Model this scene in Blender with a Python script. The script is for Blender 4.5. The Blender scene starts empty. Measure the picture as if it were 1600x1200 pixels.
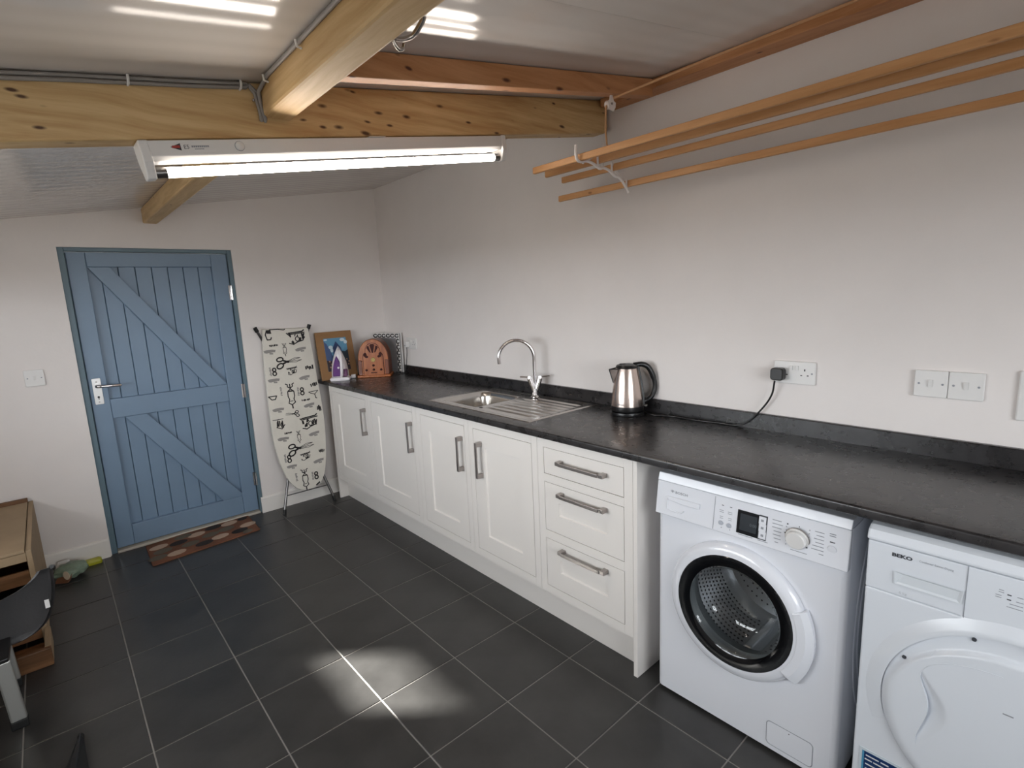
import bpy, bmesh, math, random
from mathutils import Vector, Matrix
random.seed(7)
S = bpy.context.scene
COL = S.collection
PI = math.pi
V = Vector

# ---------------------------------------------------------------- camera
CAM = (-2.10809, -3.96675, 1.48710)
RC = ((0.74737, 0.14320, -0.64880), (-0.66301, 0.09727, -0.74227), (-0.04319, 0.98490, 0.16764))
cd = bpy.data.cameras.new('camera')
cd.sensor_width = 36.0
cd.lens = 825.78 / 1600 * 36.0
cd.clip_start = 0.02
camo = bpy.data.objects.new('camera', cd)
COL.objects.link(camo)
camo.matrix_world = Matrix(((*RC[0], CAM[0]), (*RC[1], CAM[1]), (*RC[2], CAM[2]), (0, 0, 0, 1)))
S.camera = camo

# ---------------------------------------------------------------- world, spot for the sun patch, daylight, exposure
w = bpy.data.worlds.new('sky')
S.world = w
w.use_nodes = True
bg = w.node_tree.nodes['Background']
bg.inputs[0].default_value = (0.93, 0.96, 1.0, 1)
bg.inputs[1].default_value = 15.0
S.view_settings.view_transform = 'Standard'
S.view_settings.look = 'None'
S.view_settings.gamma = 1.0
S.view_settings.exposure = 0.03
S.view_settings.use_curve_mapping = False
S.cycles.use_denoising = True
S.cycles.max_bounces = 8
S.cycles.diffuse_bounces = 5
S.cycles.use_adaptive_sampling = True
S.cycles.adaptive_threshold = 0.035
S.cycles.caustics_reflective = False
S.cycles.sample_clamp_indirect = 6.0

SUN_DIR = V((0.77 * 0.829, -0.64 * 0.829, -0.559)).normalized()
sl = bpy.data.lights.new('sun_patch_spot', 'SPOT')  # narrow spot standing in for the sun, reaches only the small pane
sl.energy = 120000
sl.spot_size = math.radians(7)
sl.spot_blend = 0.1
sl.shadow_soft_size = 0.22
sl.color = (1.0, 0.96, 0.9)
so = bpy.data.objects.new('sun_patch_spot', sl)
COL.objects.link(so)
so.location = V((-1.30, -2.13, 0)) - SUN_DIR * 14
so.rotation_euler = SUN_DIR.to_track_quat('-Z', 'Y').to_euler()

XL, YF = -3.0, -5.6          # left wall plane, front (camera side) wall plane
WIN1 = (-3.05, -1.25, 0.86, 1.68)   # left wall window y0 y1 z0 z1
WIN2 = (-2.55, -0.75, 0.95, 1.85)   # front wall window x0 x1 z0 z1
WIN3 = (-0.93, -0.47, 1.395, 1.70)   # small unseen pane added in the left wall, sized for the sun patch
for nm, loc, rot, sx, sy in (
        ('daylight_portal', (XL - 0.16, (WIN1[0] + WIN1[1]) / 2, (WIN1[2] + WIN1[3]) / 2), (0, -PI / 2, 0), WIN1[3] - WIN1[2], WIN1[1] - WIN1[0]),
        ('daylight_portal', ((WIN2[0] + WIN2[1]) / 2, YF - 0.16, (WIN2[2] + WIN2[3]) / 2), (PI / 2, 0, 0), WIN2[1] - WIN2[0], WIN2[3] - WIN2[2])):
    pl = bpy.data.lights.new(nm, 'AREA')
    pl.shape = 'RECTANGLE'
    pl.size, pl.size_y = sx, sy
    pl.cycles.is_portal = True
    po = bpy.data.objects.new(nm, pl)
    COL.objects.link(po)
    po.location = loc
    po.rotation_euler = rot

# ---------------------------------------------------------------- helpers
def lin(h):
    h = h.lstrip('#')
    o = []
    for i in (0, 2, 4):
        c = int(h[i:i + 2], 16) / 255
        o.append(c / 12.92 if c <= 0.04045 else ((c + 0.055) / 1.055) ** 2.4)
    return (*o, 1.0)


def N(nt, t, **kw):
    n = nt.nodes.new(t)
    for k, v in kw.items():
        if k.startswith('i_'):
            n.inputs[k[2:].replace('_', ' ')].default_value = v
        else:
            setattr(n, k, v)
    return n


def M(name, col, rough=0.5, metal=0.0, var=0.0, scale=12.0, bump=0.0, bscale=None, stretch=None, coat=0.0, rvar=0.0, spec=0.5):
    m = bpy.data.materials.new(name)
    m.use_nodes = True
    nt = m.node_tree
    b = nt.nodes['Principled BSDF']
    c = lin(col) if isinstance(col, str) else (*col, 1.0)
    b.inputs['Base Color'].default_value = c
    b.inputs['Roughness'].default_value = rough
    b.inputs['Metallic'].default_value = metal
    b.inputs['Specular IOR Level'].default_value = spec
    b.inputs['Coat Weight'].default_value = coat
    b.inputs['Coat Roughness'].default_value = 0.06
    if var or bump or rvar:
        tc = N(nt, 'ShaderNodeTexCoord')
        mp = N(nt, 'ShaderNodeMapping')
        if stretch:
            mp.inputs['Scale'].default_value = stretch
        nt.links.new(tc.outputs['Object'], mp.inputs[0])
        nz = N(nt, 'ShaderNodeTexNoise', i_Scale=scale, i_Detail=6.0, i_Roughness=0.6)
        nt.links.new(mp.outputs[0], nz.inputs[0])
        if var:
            r = N(nt, 'ShaderNodeValToRGB')
            r.color_ramp.elements[0].position = 0.3
            r.color_ramp.elements[1].position = 0.72
            r.color_ramp.elements[0].color = tuple(max(0, x * (1 - var)) for x in c[:3]) + (1,)
            r.color_ramp.elements[1].color = tuple(min(1, x * (1 + var)) for x in c[:3]) + (1,)
            nt.links.new(nz.outputs[0], r.inputs[0])
            nt.links.new(r.outputs[0], b.inputs['Base Color'])
        if rvar:
            mr = N(nt, 'ShaderNodeMapRange')
            mr.inputs['To Min'].default_value = rough - rvar
            mr.inputs['To Max'].default_value = rough + rvar
            nt.links.new(nz.outputs[0], mr.inputs[0])
            nt.links.new(mr.outputs[0], b.inputs['Roughness'])
        if bump:
            n2 = N(nt, 'ShaderNodeTexNoise', i_Scale=bscale or scale * 4, i_Detail=4.0)
            nt.links.new(mp.outputs[0], n2.inputs[0])
            bp = N(nt, 'ShaderNodeBump', i_Strength=bump, i_Distance=0.004)
            nt.links.new(n2.outputs[0], bp.inputs['Height'])
            nt.links.new(bp.outputs[0], b.inputs['Normal'])
    return m


def WOOD(name, light, dark, knot, axis=0, rough=0.55, gs=26, kscale=3.2, kn=0.16):
    """pine: stretched grain plus scattered knots; axis = grain direction"""
    m = bpy.data.materials.new(name)
    m.use_nodes = True
    nt = m.node_tree
    b = nt.nodes['Principled BSDF']
    b.inputs['Roughness'].default_value = rough
    tc = N(nt, 'ShaderNodeTexCoord')
    warp = N(nt, 'ShaderNodeTexNoise', i_Scale=2.2, i_Detail=2.0)
    nt.links.new(tc.outputs['Object'], warp.inputs[0])
    mx = N(nt, 'ShaderNodeMixRGB', blend_type='LINEAR_LIGHT')
    mx.inputs[0].default_value = 0.035
    nt.links.new(tc.outputs['Object'], mx.inputs[1])
    nt.links.new(warp.outputs['Color'], mx.inputs[2])
    mp = N(nt, 'ShaderNodeMapping')
    sc = [gs, gs, gs]
    sc[axis] = 1.4
    mp.inputs['Scale'].default_value = sc
    nt.links.new(mx.outputs[0], mp.inputs[0])
    nz = N(nt, 'ShaderNodeTexNoise', i_Scale=1.6, i_Detail=5.0, i_Roughness=0.62)
    nt.links.new(mp.outputs[0], nz.inputs[0])
    r = N(nt, 'ShaderNodeValToRGB')
    r.color_ramp.elements[0].position = 0.32
    r.color_ramp.elements[1].position = 0.66
    r.color_ramp.elements[0].color = lin(dark)
    r.color_ramp.elements[1].color = lin(light)
    nt.links.new(nz.outputs[0], r.inputs[0])
    mk = N(nt, 'ShaderNodeMapping')
    ks = [kscale * 2.6] * 3
    ks[axis] = kscale
    mk.inputs['Scale'].default_value = ks
    nt.links.new(mx.outputs[0], mk.inputs[0])
    vo = N(nt, 'ShaderNodeTexVoronoi')
    vo.inputs['Scale'].default_value = 1.0
    nt.links.new(mk.outputs[0], vo.inputs[0])
    kr = N(nt, 'ShaderNodeValToRGB')
    kr.color_ramp.elements[0].position = kn * 0.45
    kr.color_ramp.elements[1].position = kn
    kr.color_ramp.elements[0].color = (1, 1, 1, 1)
    kr.color_ramp.elements[1].color = (0, 0, 0, 1)
    nt.links.new(vo.outputs['Distance'], kr.inputs[0])
    mk2 = N(nt, 'ShaderNodeMapping')
    mk2.inputs['Scale'].default_value = [q * 1.45 for q in ks]
    mk2.inputs['Location'].default_value = (3.37, 1.71, 5.93)
    nt.links.new(mx.outputs[0], mk2.inputs[0])
    vo2 = N(nt, 'ShaderNodeTexVoronoi')
    vo2.inputs['Scale'].default_value = 1.0
    nt.links.new(mk2.outputs[0], vo2.inputs[0])
    mn = N(nt, 'ShaderNodeMath', operation='MINIMUM')
    nt.links.new(vo.outputs['Distance'], mn.inputs[0])
    nt.links.new(vo2.outputs['Distance'], mn.inputs[1])
    nt.links.new(mn.outputs[0], kr.inputs[0])
    mix = N(nt, 'ShaderNodeMixRGB')
    nt.links.new(kr.outputs[0], mix.inputs[0])
    nt.links.new(r.outputs[0], mix.inputs[1])
    mix.inputs[2].default_value = lin(knot)
    nt.links.new(mix.outputs[0], b.inputs['Base Color'])
    bp = N(nt, 'ShaderNodeBump', i_Strength=0.25, i_Distance=0.002)
    nt.links.new(nz.outputs[0], bp.inputs['Height'])
    nt.links.new(bp.outputs[0], b.inputs['Normal'])
    return m


def EMIT(name, col, strength):
    m = bpy.data.materials.new(name)
    m.use_nodes = True
    b = m.node_tree.nodes['Principled BSDF']
    b.inputs['Base Color'].default_value = (0.9, 0.9, 0.9, 1)
    b.inputs['Emission Color'].default_value = (*col, 1)
    b.inputs['Emission Strength'].default_value = strength
    return m


def GLASS(name, tint=(1, 1, 1), rough=0.02, ior=1.45):
    m = bpy.data.materials.new(name)
    m.use_nodes = True
    nt = m.node_tree
    nt.nodes.remove(nt.nodes['Principled BSDF'])
    out = [n for n in nt.nodes if n.type == 'OUTPUT_MATERIAL'][0]
    tr = N(nt, 'ShaderNodeBsdfTransparent')
    tr.inputs[0].default_value = (*tint, 1)
    gl = N(nt, 'ShaderNodeBsdfGlossy')
    gl.inputs['Roughness'].default_value = rough
    lw = N(nt, 'ShaderNodeLayerWeight')
    pw = N(nt, 'ShaderNodeMath', operation='POWER')
    pw.inputs[1].default_value = 4.0
    nt.links.new(lw.outputs['Facing'], pw.inputs[0])
    fr = N(nt, 'ShaderNodeMath', operation='MULTIPLY_ADD')
    nt.links.new(pw.outputs[0], fr.inputs[0])
    fr.inputs[1].default_value = 0.9
    fr.inputs[2].default_value = 0.05
    ms = N(nt, 'ShaderNodeMixShader')
    nt.links.new(fr.outputs[0], ms.inputs[0])
    nt.links.new(tr.outputs[0], ms.inputs[1])
    nt.links.new(gl.outputs[0], ms.inputs[2])
    nt.links.new(ms.outputs[0], out.inputs[0])
    return m


WPOS = {}


def thing(name, label, cat, loc=(0, 0, 0), group=None, parent=None, kind=None):
    o = bpy.data.objects.new(name, None)
    o.empty_display_size = 0.05
    COL.objects.link(o)
    o.location = loc
    WPOS[o.name] = V(loc)
    if label:
        o['label'] = label
    if cat:
        o['category'] = cat
    if group:
        o['group'] = group
    if kind:
        o['kind'] = kind
    return o


def tag(o, label, cat=None, group=None):
    o['label'] = label
    if cat:
        o['category'] = cat
    if group:
        o['group'] = group
    return o


def link(name, me, parent=None):
    o = bpy.data.objects.new(name, me)
    COL.objects.link(o)
    if parent is not None:
        o.parent = parent
        o.location = -WPOS[parent.name]
    WPOS[o.name] = V((0, 0, 0))
    return o


class MB:
    def __init__(s):
        s.v, s.f = [], []

    def add(s, vs, fs):
        k = len(s.v)
        s.v += [tuple(p) for p in vs]
        s.f += [tuple(i + k for i in f) for f in fs]
        return s

    def box(s, x0, y0, z0, x1, y1, z1):
        x0, x1 = min(x0, x1), max(x0, x1)
        y0, y1 = min(y0, y1), max(y0, y1)
        z0, z1 = min(z0, z1), max(z0, z1)
        return s.add([(x0, y0, z0), (x1, y0, z0), (x1, y1, z0), (x0, y1, z0), (x0, y0, z1), (x1, y0, z1), (x1, y1, z1), (x0, y1, z1)],
                     [(0, 3, 2, 1), (4, 5, 6, 7), (0, 1, 5, 4), (1, 2, 6, 5), (2, 3, 7, 6), (3, 0, 4, 7)])

    def obox(s, c, a, b, d):
        """oriented box: centre and three half-axis vectors"""
        c, a, b, d = V(c), V(a), V(b), V(d)
        if a.cross(b).dot(d) < 0:
            a = -a
        P = [c + a * i + b * j + d * k for k in (-1, 1) for j in (-1, 1) for i in (-1, 1)]
        return s.add(P, [(0, 2, 3, 1), (4, 5, 7, 6), (0, 1, 5, 4), (1, 3, 7, 5), (3, 2, 6, 7), (2, 0, 4, 6)])

    def bar(s, p, q, up, wd, th):
        """rectangular bar p->q; wd across, th along 'up'"""
        p, q = V(p), V(q)
        d = (q - p)
        u = V(up)
        sd = d.cross(u).normalized()
        u = sd.cross(d).normalized()
        return s.obox((p + q) / 2, d / 2, sd * wd / 2, u * th / 2)

    def prism(s, pts, vec):
        """closed polygon (3d points) extruded by vec"""
        n = len(pts)
        vec = V(vec)
        P = [V(p) for p in pts]
        nrm = V((0, 0, 0))
        for i in range(n):
            nrm += P[i].cross(P[(i + 1) % n])
        if nrm.dot(vec) > 0:
            P.reverse()
        Q = [p + vec for p in P]
        return s.add(P + Q, [tuple(range(n)), tuple(range(2 * n - 1, n - 1, -1))] +
                     [(i, i + n, (i + 1) % n + n, (i + 1) % n) for i in range(n)])

    def poly(s, pts):
        return s.add(pts, [tuple(range(len(pts)))])

    def tube(s, path, r, n=10, cap=True, closed=False):
        P = [V(p) for p in path]
        m = len(P)
        R = r if isinstance(r, (list, tuple)) else [r] * m
        t0 = (P[1] - P[0]).normalized()
        ref = V((0, 0, 1)) if abs(t0.z) < 0.9 else V((1, 0, 0))
        nr = (ref - t0 * ref.dot(t0)).normalized()
        k = len(s.v)
        for i in range(m):
            if closed:
                t = (P[(i + 1) % m] - P[i - 1]).normalized()
            else:
                t = (P[min(i + 1, m - 1)] - P[max(i - 1, 0)]).normalized()
            nr = (nr - t * nr.dot(t)).normalized()
            bn = t.cross(nr)
            for j in range(n):
                a = 2 * PI * j / n
                s.v.append(tuple(P[i] + (nr * math.cos(a) + bn * math.sin(a)) * R[i]))
        for i in range(m if closed else m - 1):
            i2 = (i + 1) % m
            for j in range(n):
                s.f.append((k + i * n + j, k + i * n + (j + 1) % n, k + i2 * n + (j + 1) % n, k + i2 * n + j))
        if cap and not closed:
            s.f.append(tuple(k + j for j in range(n - 1, -1, -1)))
            s.f.append(tuple(k + (m - 1) * n + j for j in range(n)))
        return s

    def lathe(s, c, axis, prof, n=40, cap0=False, cap1=False, a0=0, a1=2 * PI):
        """profile [(r, h)] turned about axis through c"""
        c, ax = V(c), V(axis).normalized()
        ref = V((0, 0, 1)) if abs(ax.z) < 0.9 else V((1, 0, 0))
        u = (ref - ax * ref.dot(ax)).normalized()
        wv = ax.cross(u)
        k = len(s.v)
        full = abs(a1 - a0 - 2 * PI) < 1e-6
        cnt = n if full else n + 1
        for (r, h) in prof:
            for j in range(cnt):
                a = a0 + (a1 - a0) * j / n
                s.v.append(tuple(c + ax * h + (u * math.cos(a) + wv * math.sin(a)) * r))
        for i in range(len(prof) - 1):
            for j in range(n):
                j2 = (j + 1) % cnt
                s.f.append((k + i * cnt + j, k + i * cnt + j2, k + (i + 1) * cnt + j2, k + (i + 1) * cnt + j))
        if cap0:
            s.f.append(tuple(k + j for j in range(cnt - 1, -1, -1)))
        if cap1:
            s.f.append(tuple(k + (len(prof) - 1) * cnt + j for j in range(cnt)))
        return s

    def loft(s, loops, cap0=True, cap1=True):
        k = len(s.v)
        n = len(loops[0])
        for L in loops:
            s.v += [tuple(p) for p in L]
        for i in range(len(loops) - 1):
            for j in range(n):
                s.f.append((k + i * n + j, k + i * n + (j + 1) % n, k + (i + 1) * n + (j + 1) % n, k + (i + 1) * n + j))
        if cap0:
            s.f.append(tuple(k + j for j in range(n - 1, -1, -1)))
        if cap1:
            s.f.append(tuple(k + (len(loops) - 1) * n + j for j in range(n)))
        return s

    def mesh(s, name, mat=None, smooth=None):
        me = bpy.data.meshes.new(name)
        me.from_pydata(s.v, [], s.f)
        if mat:
            me.materials.append(mat)
        bm = bmesh.new()
        bm.from_mesh(me)
        bmesh.ops.recalc_face_normals(bm, faces=bm.faces)
        bm.to_mesh(me)
        bm.free()
        if smooth:
            me.shade_smooth()
            me.set_sharp_from_angle(angle=math.radians(smooth))
        me.update()
        return me

    def build(s, name, mat, parent=None, smooth=None, bevel=0.0, seg=2):
        o = link(name, s.mesh(name, mat, smooth), parent)
        if bevel:
            b = o.modifiers.new('bevel', 'BEVEL')
            b.width = bevel
            b.segments = seg
            b.limit_method = 'ANGLE'
            b.angle_limit = math.radians(40)
        return o


def raw(me_verts, me_faces, name, mat, parent=None, smooth=None):
    """mesh without normal recalculation (open sheets)"""
    me = bpy.data.meshes.new(name)
    me.from_pydata(me_verts, [], me_faces)
    me.materials.append(mat)
    if smooth:
        me.shade_smooth()
        me.set_sharp_from_angle(angle=math.radians(smooth))
    return link(name, me, parent)


def text(s, size, O, xd, zd, mat, parent, name='lettering', bold=0.0, align='LEFT', xs=1.0):
    """flat lettering on a surface: O origin, xd reading direction, zd up direction"""
    cu = bpy.data.curves.new('t', 'FONT')
    cu.body = s
    cu.size = size
    cu.offset = bold
    cu.align_x = align
    cu.resolution_u = 2
    ob = bpy.data.objects.new('t', cu)
    COL.objects.link(ob)
    dg = bpy.context.evaluated_depsgraph_get()
    me = bpy.data.meshes.new_from_object(ob.evaluated_get(dg))
    bpy.data.objects.remove(ob)
    bpy.data.curves.remove(cu)
    O, xd, zd = V(O), V(xd).normalized(), V(zd).normalized()
    for v in me.vertices:
        v.co = O + xd * v.co.x * xs + zd * v.co.y
    me.materials.clear()
    me.materials.append(mat)
    me.name = name
    return link(name, me, parent)


def stuffed():
    for o in bpy.data.objects:
        if o.name.startswith('small_print') or o.name.startswith('pin_slots'):
            o['kind'] = 'stuff'


def struct(o):
    o['kind'] = 'structure'
    return o


def ell(c, a, b, ry, rz, n=20):
    c, a, b = V(c), V(a), V(b)
    return [c + a * (ry * math.cos(2 * PI * i / n)) + b * (rz * math.sin(2 * PI * i / n)) for i in range(n)]


def rrect(x0, y0, x1, y1, r, n=5):
    """2d rounded rectangle, counter-clockwise"""
    o = []
    for (cx, cy, a) in ((x1 - r, y0 + r, -PI / 2), (x1 - r, y1 - r, 0), (x0 + r, y1 - r, PI / 2), (x0 + r, y0 + r, PI)):
        for i in range(n + 1):
            t = a + PI / 2 * i / n
            o.append((cx + r * math.cos(t), cy + r * math.sin(t)))
    return o


def spline(P, n=8):
    """catmull-rom through points"""
    P = [V(p) for p in P]
    Q = [P[0] * 2 - P[1]] + P + [P[-1] * 2 - P[-2]]
    o = []
    for i in range(1, len(Q) - 2):
        for k in range(n):
            t = k / n
            a, b, c, d = Q[i - 1], Q[i], Q[i + 1], Q[i + 2]
            o.append(0.5 * ((2 * b) + (c - a) * t + (2 * a - 5 * b + 4 * c - d) * t * t + (3 * b - a - 3 * c + d) * t ** 3))
    o.append(P[-1])
    return o


# ---------------------------------------------------------------- materials
m_wall = M('wall_paint', '#e2dcd9', 0.75, var=0.025, scale=3, bump=0.12, bscale=60)
m_skirt = M('skirting_paint', '#e8e4df', 0.4)
m_grout = M('grout', '#8f8c88', 0.85, var=0.15, scale=9)
m_ceil = M('ceiling_panel_white', '#d6d0cb', 0.16, var=0.02, scale=2)
m_pine = WOOD('pale_pine', '#d3b583', '#b58f5c', '#4f3015', axis=0, kscale=6.0, kn=0.13)
m_piney = WOOD('pale_pine_purlin', '#d2b484', '#b89564', '#6a4420', axis=1, kscale=3.0, kn=0.06)
m_red = WOOD('red_pine', '#c48e62', '#ab7447', '#4f220d', axis=0, kscale=5.0, kn=0.12)
m_redy = WOOD('red_pine_plate', '#c48e62', '#ab7447', '#4f220d', axis=1, kscale=5.0, kn=0.12)
m_lath = WOOD('lath_pine', '#cc9a69', '#b68350', '#8a5a30', axis=1, kn=0.05)
m_blue = M('door_blue_paint', '#70869d', 0.42, var=0.04, scale=5)
m_bluef = M('door_frame_paint', '#5c727e', 0.45, var=0.05, scale=5)
m_cab = M('cabinet_cream_paint', '#e2ddd8', 0.38)
m_handle = M('brushed_steel_handle', '#a8a19d', 0.36, 0.9)
m_work = M('black_laminate', '#252324', 0.28, var=0.5, scale=22, bump=0.05, bscale=90, rvar=0.05, spec=0.65)
m_steel = M('sink_steel', '#c9c5c0', 0.22, 1.0, bump=0.02, bscale=200)
m_chrome = M('chrome', '#d8d4d4', 0.07, 1.0)
m_kettle = M('kettle_steel', '#cdbdb4', 0.24, 1.0)
m_black = M('black_plastic', '#141314', 0.35)
m_blackr = M('black_rubber', '#161616', 0.6)
m_wplas = M('white_plastic', '#dcdad8', 0.32)
m_white = M('white_enamel', '#dfe1e7', 0.18, coat=0.25)
m_washg = M('washer_side_enamel', '#c9ccd2', 0.3)
m_dry = M('dryer_enamel', '#d8dce2', 0.24)
m_bglass = M('black_gloss_ring', '#07080b', 0.08)
m_disp = M('display_black', '#15171b', 0.1)
m_dispg = M('display_smoke', '#2c3136', 0.2)
m_print = M('grey_print', '#8d9097', 0.6)
m_printd = M('dark_print', '#34363c', 0.6)
m_drum = M('drum_steel', '#e6e8ec', 0.26, 0.65)
m_drumh = M('drum_hole_dark', '#0b0b0d', 0.6)
m_gask = M('grey_rubber_gasket', '#585d60', 0.5)
m_glass = GLASS('door_glass', (0.93, 0.95, 0.95))
m_pane = GLASS('window_glass', (0.97, 0.98, 0.98))
m_cloth = M('ironing_cover_cotton', '#d6d1c7', 0.9, var=0.05, scale=9, bump=0.25, bscale=30)
m_mot = M('black_textile_print', '#232022', 0.9)
m_motg = M('grey_textile_print', '#8f8b88', 0.9)
m_tubeS = M('grey_steel_tube', '#6e6c6b', 0.3, 1.0)
m_grey = M('grey_cable', '#8d8884', 0.5)
m_lamp = EMIT('tube_glow', (1.0, 0.90, 0.79), 32.0)
m_rope = M('airer_rope', '#b98d66', 0.85, bump=0.3, bscale=300)
m_airer = M('airer_white_iron', '#e6dfdc', 0.4)
m_brass = M('steel_hook', '#b0a8a0', 0.25, 1.0)
m_ply = M('weathered_cream_board', '#9b8569', 0.75, var=0.12, scale=5)
m_oldwood = WOOD('old_brown_wood', '#7a5434', '#553619', '#2c1808', axis=0)
m_leather = M('black_leatherette', '#2b2a2b', 0.42, bump=0.1, bscale=120)
m_legs = M('satin_aluminium', '#b9bab6', 0.4, 0.7)

# floor tile material: dark slate ceramic, tone differs a little from tile to tile
m_tile = M('charcoal_tile', '#373635', 0.38, var=0.3, scale=5, bump=0.12, bscale=40, rvar=0.07)
nt = m_tile.node_tree
oi = N(nt, 'ShaderNodeObjectInfo')
hs = N(nt, 'ShaderNodeHueSaturation')
mr = N(nt, 'ShaderNodeMapRange')
mr.inputs['To Min'].default_value = 0.88
mr.inputs['To Max'].default_value = 1.12
nt.links.new(oi.outputs['Random'], mr.inputs[0])
nt.links.new(mr.outputs[0], hs.inputs['Value'])
bs = nt.nodes['Principled BSDF']
src = bs.inputs['Base Color'].links[0].from_socket
nt.links.new(src, hs.inputs['Color'])
nt.links.new(hs.outputs[0], bs.inputs['Base Color'])


def zc(x):
    return 2.349 + 0.1615 * x


# ================================================================ THE SETTING
# ground outside
g = struct(MB().box(-40, -40, -0.6, 40, 40, -0.35).build('ground_outside', M('paving_outside', '#7c7872', 0.9, var=0.2, scale=1)))

# floor with single tiles
fl = struct(MB().box(XL - 0.15, YF - 0.15, -0.12, 0.15, 0.15, -0.0025).build('floor', m_grout))
TS, TX, TY = 0.3382, -2.0311, -1.2622
tile_mesh = {}
i0 = math.floor((XL - TX) / TS)
for i in range(i0, 7):
    for j in range(-5, 14):
        x0, x1 = TX + i * TS, TX + (i + 1) * TS
        y1, y0 = TY - j * TS, TY - (j + 1) * TS
        x0, x1 = max(x0, XL), min(x1, 0.0)
        y0, y1 = max(y0, YF), min(y1, 0.05)
        if x1 - x0 < 0.02 or y1 - y0 < 0.02:
            continue
        key = (round(x1 - x0, 3), round(y1 - y0, 3))
        if key not in tile_mesh:
            a, b_, g_ = key[0] / 2 - 0.0022, key[1] / 2 - 0.0022, 0.0016
            mb = MB()
            mb.loft([[(-a, -b_, -0.006), (a, -b_, -0.006), (a, b_, -0.006), (-a, b_, -0.006)],
                     [(-a, -b_, -0.0012), (a, -b_, -0.0012), (a, b_, -0.0012), (-a, b_, -0.0012)],
                     [(-a + g_, -b_ + g_, 0), (a - g_, -b_ + g_, 0), (a - g_, b_ - g_, 0), (-a + g_, b_ - g_, 0)]])
            tile_mesh[key] = mb.mesh('tile', m_tile)
        t = bpy.data.objects.new('tile', tile_mesh[key])
        COL.objects.link(t)
        t.parent = fl
        t.location = ((x0 + x1) / 2, (y0 + y1) / 2, 0)

# ceiling: backing plus ribbed lining panels running down the slope
def slope_prism(mb, x0, x1, y0, y1, d0, d1):
    """slab between ceiling offsets d0..d1 (vertical)"""
    return mb.prism([(x0, y0, zc(x0) + d0), (x1, y0, zc(x1) + d0), (x1, y0, zc(x1) + d1), (x0, y0, zc(x0) + d1)], (0, y1 - y0, 0))


ce = struct(slope_prism(MB(), XL - 0.15, 0.2, YF - 0.2, 0.2, 0.03, 0.12).build('ceiling', M('roof_backing', '#9b9893', 0.8)))
for k in range(6):
    ya, yb = -k * 1.0 + 0.0, -(k + 1) * 1.0
    yb = max(yb, YF)
    ya -= 0.0004
    yb += 0.0004
    vs, fs = [], []
    ny = int(round((ya - yb) / 0.0125))
    for i in range(ny + 1):
        y = ya + (yb - ya) * i / ny
        ph = (y / 0.075) * 2 * PI
        d = 0.0006 * math.cos(ph) + 0.0005 * math.cos(ph / 4 + 1) + 0.0006 * math.sin(y * 9.0)
        for x in (XL, XL / 2, 0.0):
            vs.append((x, y, zc(x) + d))
    for i in range(ny):
        for q in range(2):
            a = i * 3 + q
            fs.append((a, a + 1, a + 4, a + 3))
    raw(vs, fs, 'panel', m_ceil, ce, smooth=60)

# walls
DL, DR, DT = -1.987, -1.089, 1.859
mb = MB()
for x0, x1, z0 in ((XL - 0.15, DL, -0.1), (DL, DR, DT), (DR, 0.15, -0.1)):
    mb.prism([(x0, 0, z0), (x1, 0, z0), (x1, 0, zc(x1) + 0.02), (x0, 0, zc(x0) + 0.02)], (0, 0.16, 0))
wb = struct(mb.build('wall_back', m_wall))
struct(MB().box(0, YF - 0.15, -0.1, 0.16, 0.0, 2.40).build('wall_right', m_wall))
mb = MB()
zt = zc(XL) + 0.03
ys = [YF, WIN1[0], WIN1[1], WIN3[0], WIN3[1], 0.0]
mb.box(XL - 0.15, YF - 0.15, -0.1, XL, WIN1[0], zt)
mb.box(XL - 0.15, WIN1[0], -0.1, XL, WIN1[1], WIN1[2])
mb.box(XL - 0.15, WIN1[0], WIN1[3], XL, WIN1[1], zt)
mb.box(XL - 0.15, WIN1[1], -0.1, XL, WIN3[0], zt)
mb.box(XL - 0.15, WIN3[0], -0.1, XL, WIN3[1], WIN3[2])
mb.box(XL - 0.15, WIN3[0], WIN3[3], XL, WIN3[1], zt)
mb.box(XL - 0.15, WIN3[1], -0.1, XL, 0.0, zt)
struct(mb.build('wall_left', m_wall))
mb = MB()
for x0, x1, z0, z1 in ((XL, WIN2[0], -0.1, None), (WIN2[0], WIN2[1], -0.1, WIN2[2]), (WIN2[0], WIN2[1], WIN2[3], None), (WIN2[1], 0.0, -0.1, None)):
    za, zb = (zc(x0) + 0.02, zc(x1) + 0.02) if z1 is None else (z1, z1)
    mb.prism([(x0, YF - 0.15, z0), (x1, YF - 0.15, z0), (x1, YF - 0.15, zb), (x0, YF - 0.15, za)], (0, 0.15, 0))
struct(mb.build('wall_front', m_wall))

# windows (left wall, front wall; outside the picture, they light the room)
def window_x(name, win, mull, f=0.045):
    y0, y1, z0, z1 = win
    t = thing(name, None, None, (XL - 0.08, (y0 + y1) / 2, z0), kind='structure')
    mb = MB()
    mb.box(XL - 0.11, y0, z0, XL - 0.05, y0 + f, z1).box(XL - 0.11, y1 - f, z0, XL - 0.05, y1, z1)
    mb.box(XL - 0.11, y0 + f, z0, XL - 0.05, y1 - f, z0 + f).box(XL - 0.11, y0 + f, z1 - f, XL - 0.05, y1 - f, z1)
    for m_ in mull:
        mb.box(XL - 0.11, m_ - 0.03, z0 + f, XL - 0.05, m_ + 0.03, z1 - f)
    mb.build('window_frame', m_skirt, t)
    e = [y0 + f] + [q for m_ in mull for q in (m_ - 0.03, m_ + 0.03)] + [y1 - f]
    for a, b_ in zip(e[::2], e[1::2]):
        MB().box(XL - 0.082, a, z0 + f, XL - 0.078, b_, z1 - f).build('pane', m_pane, t)


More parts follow.
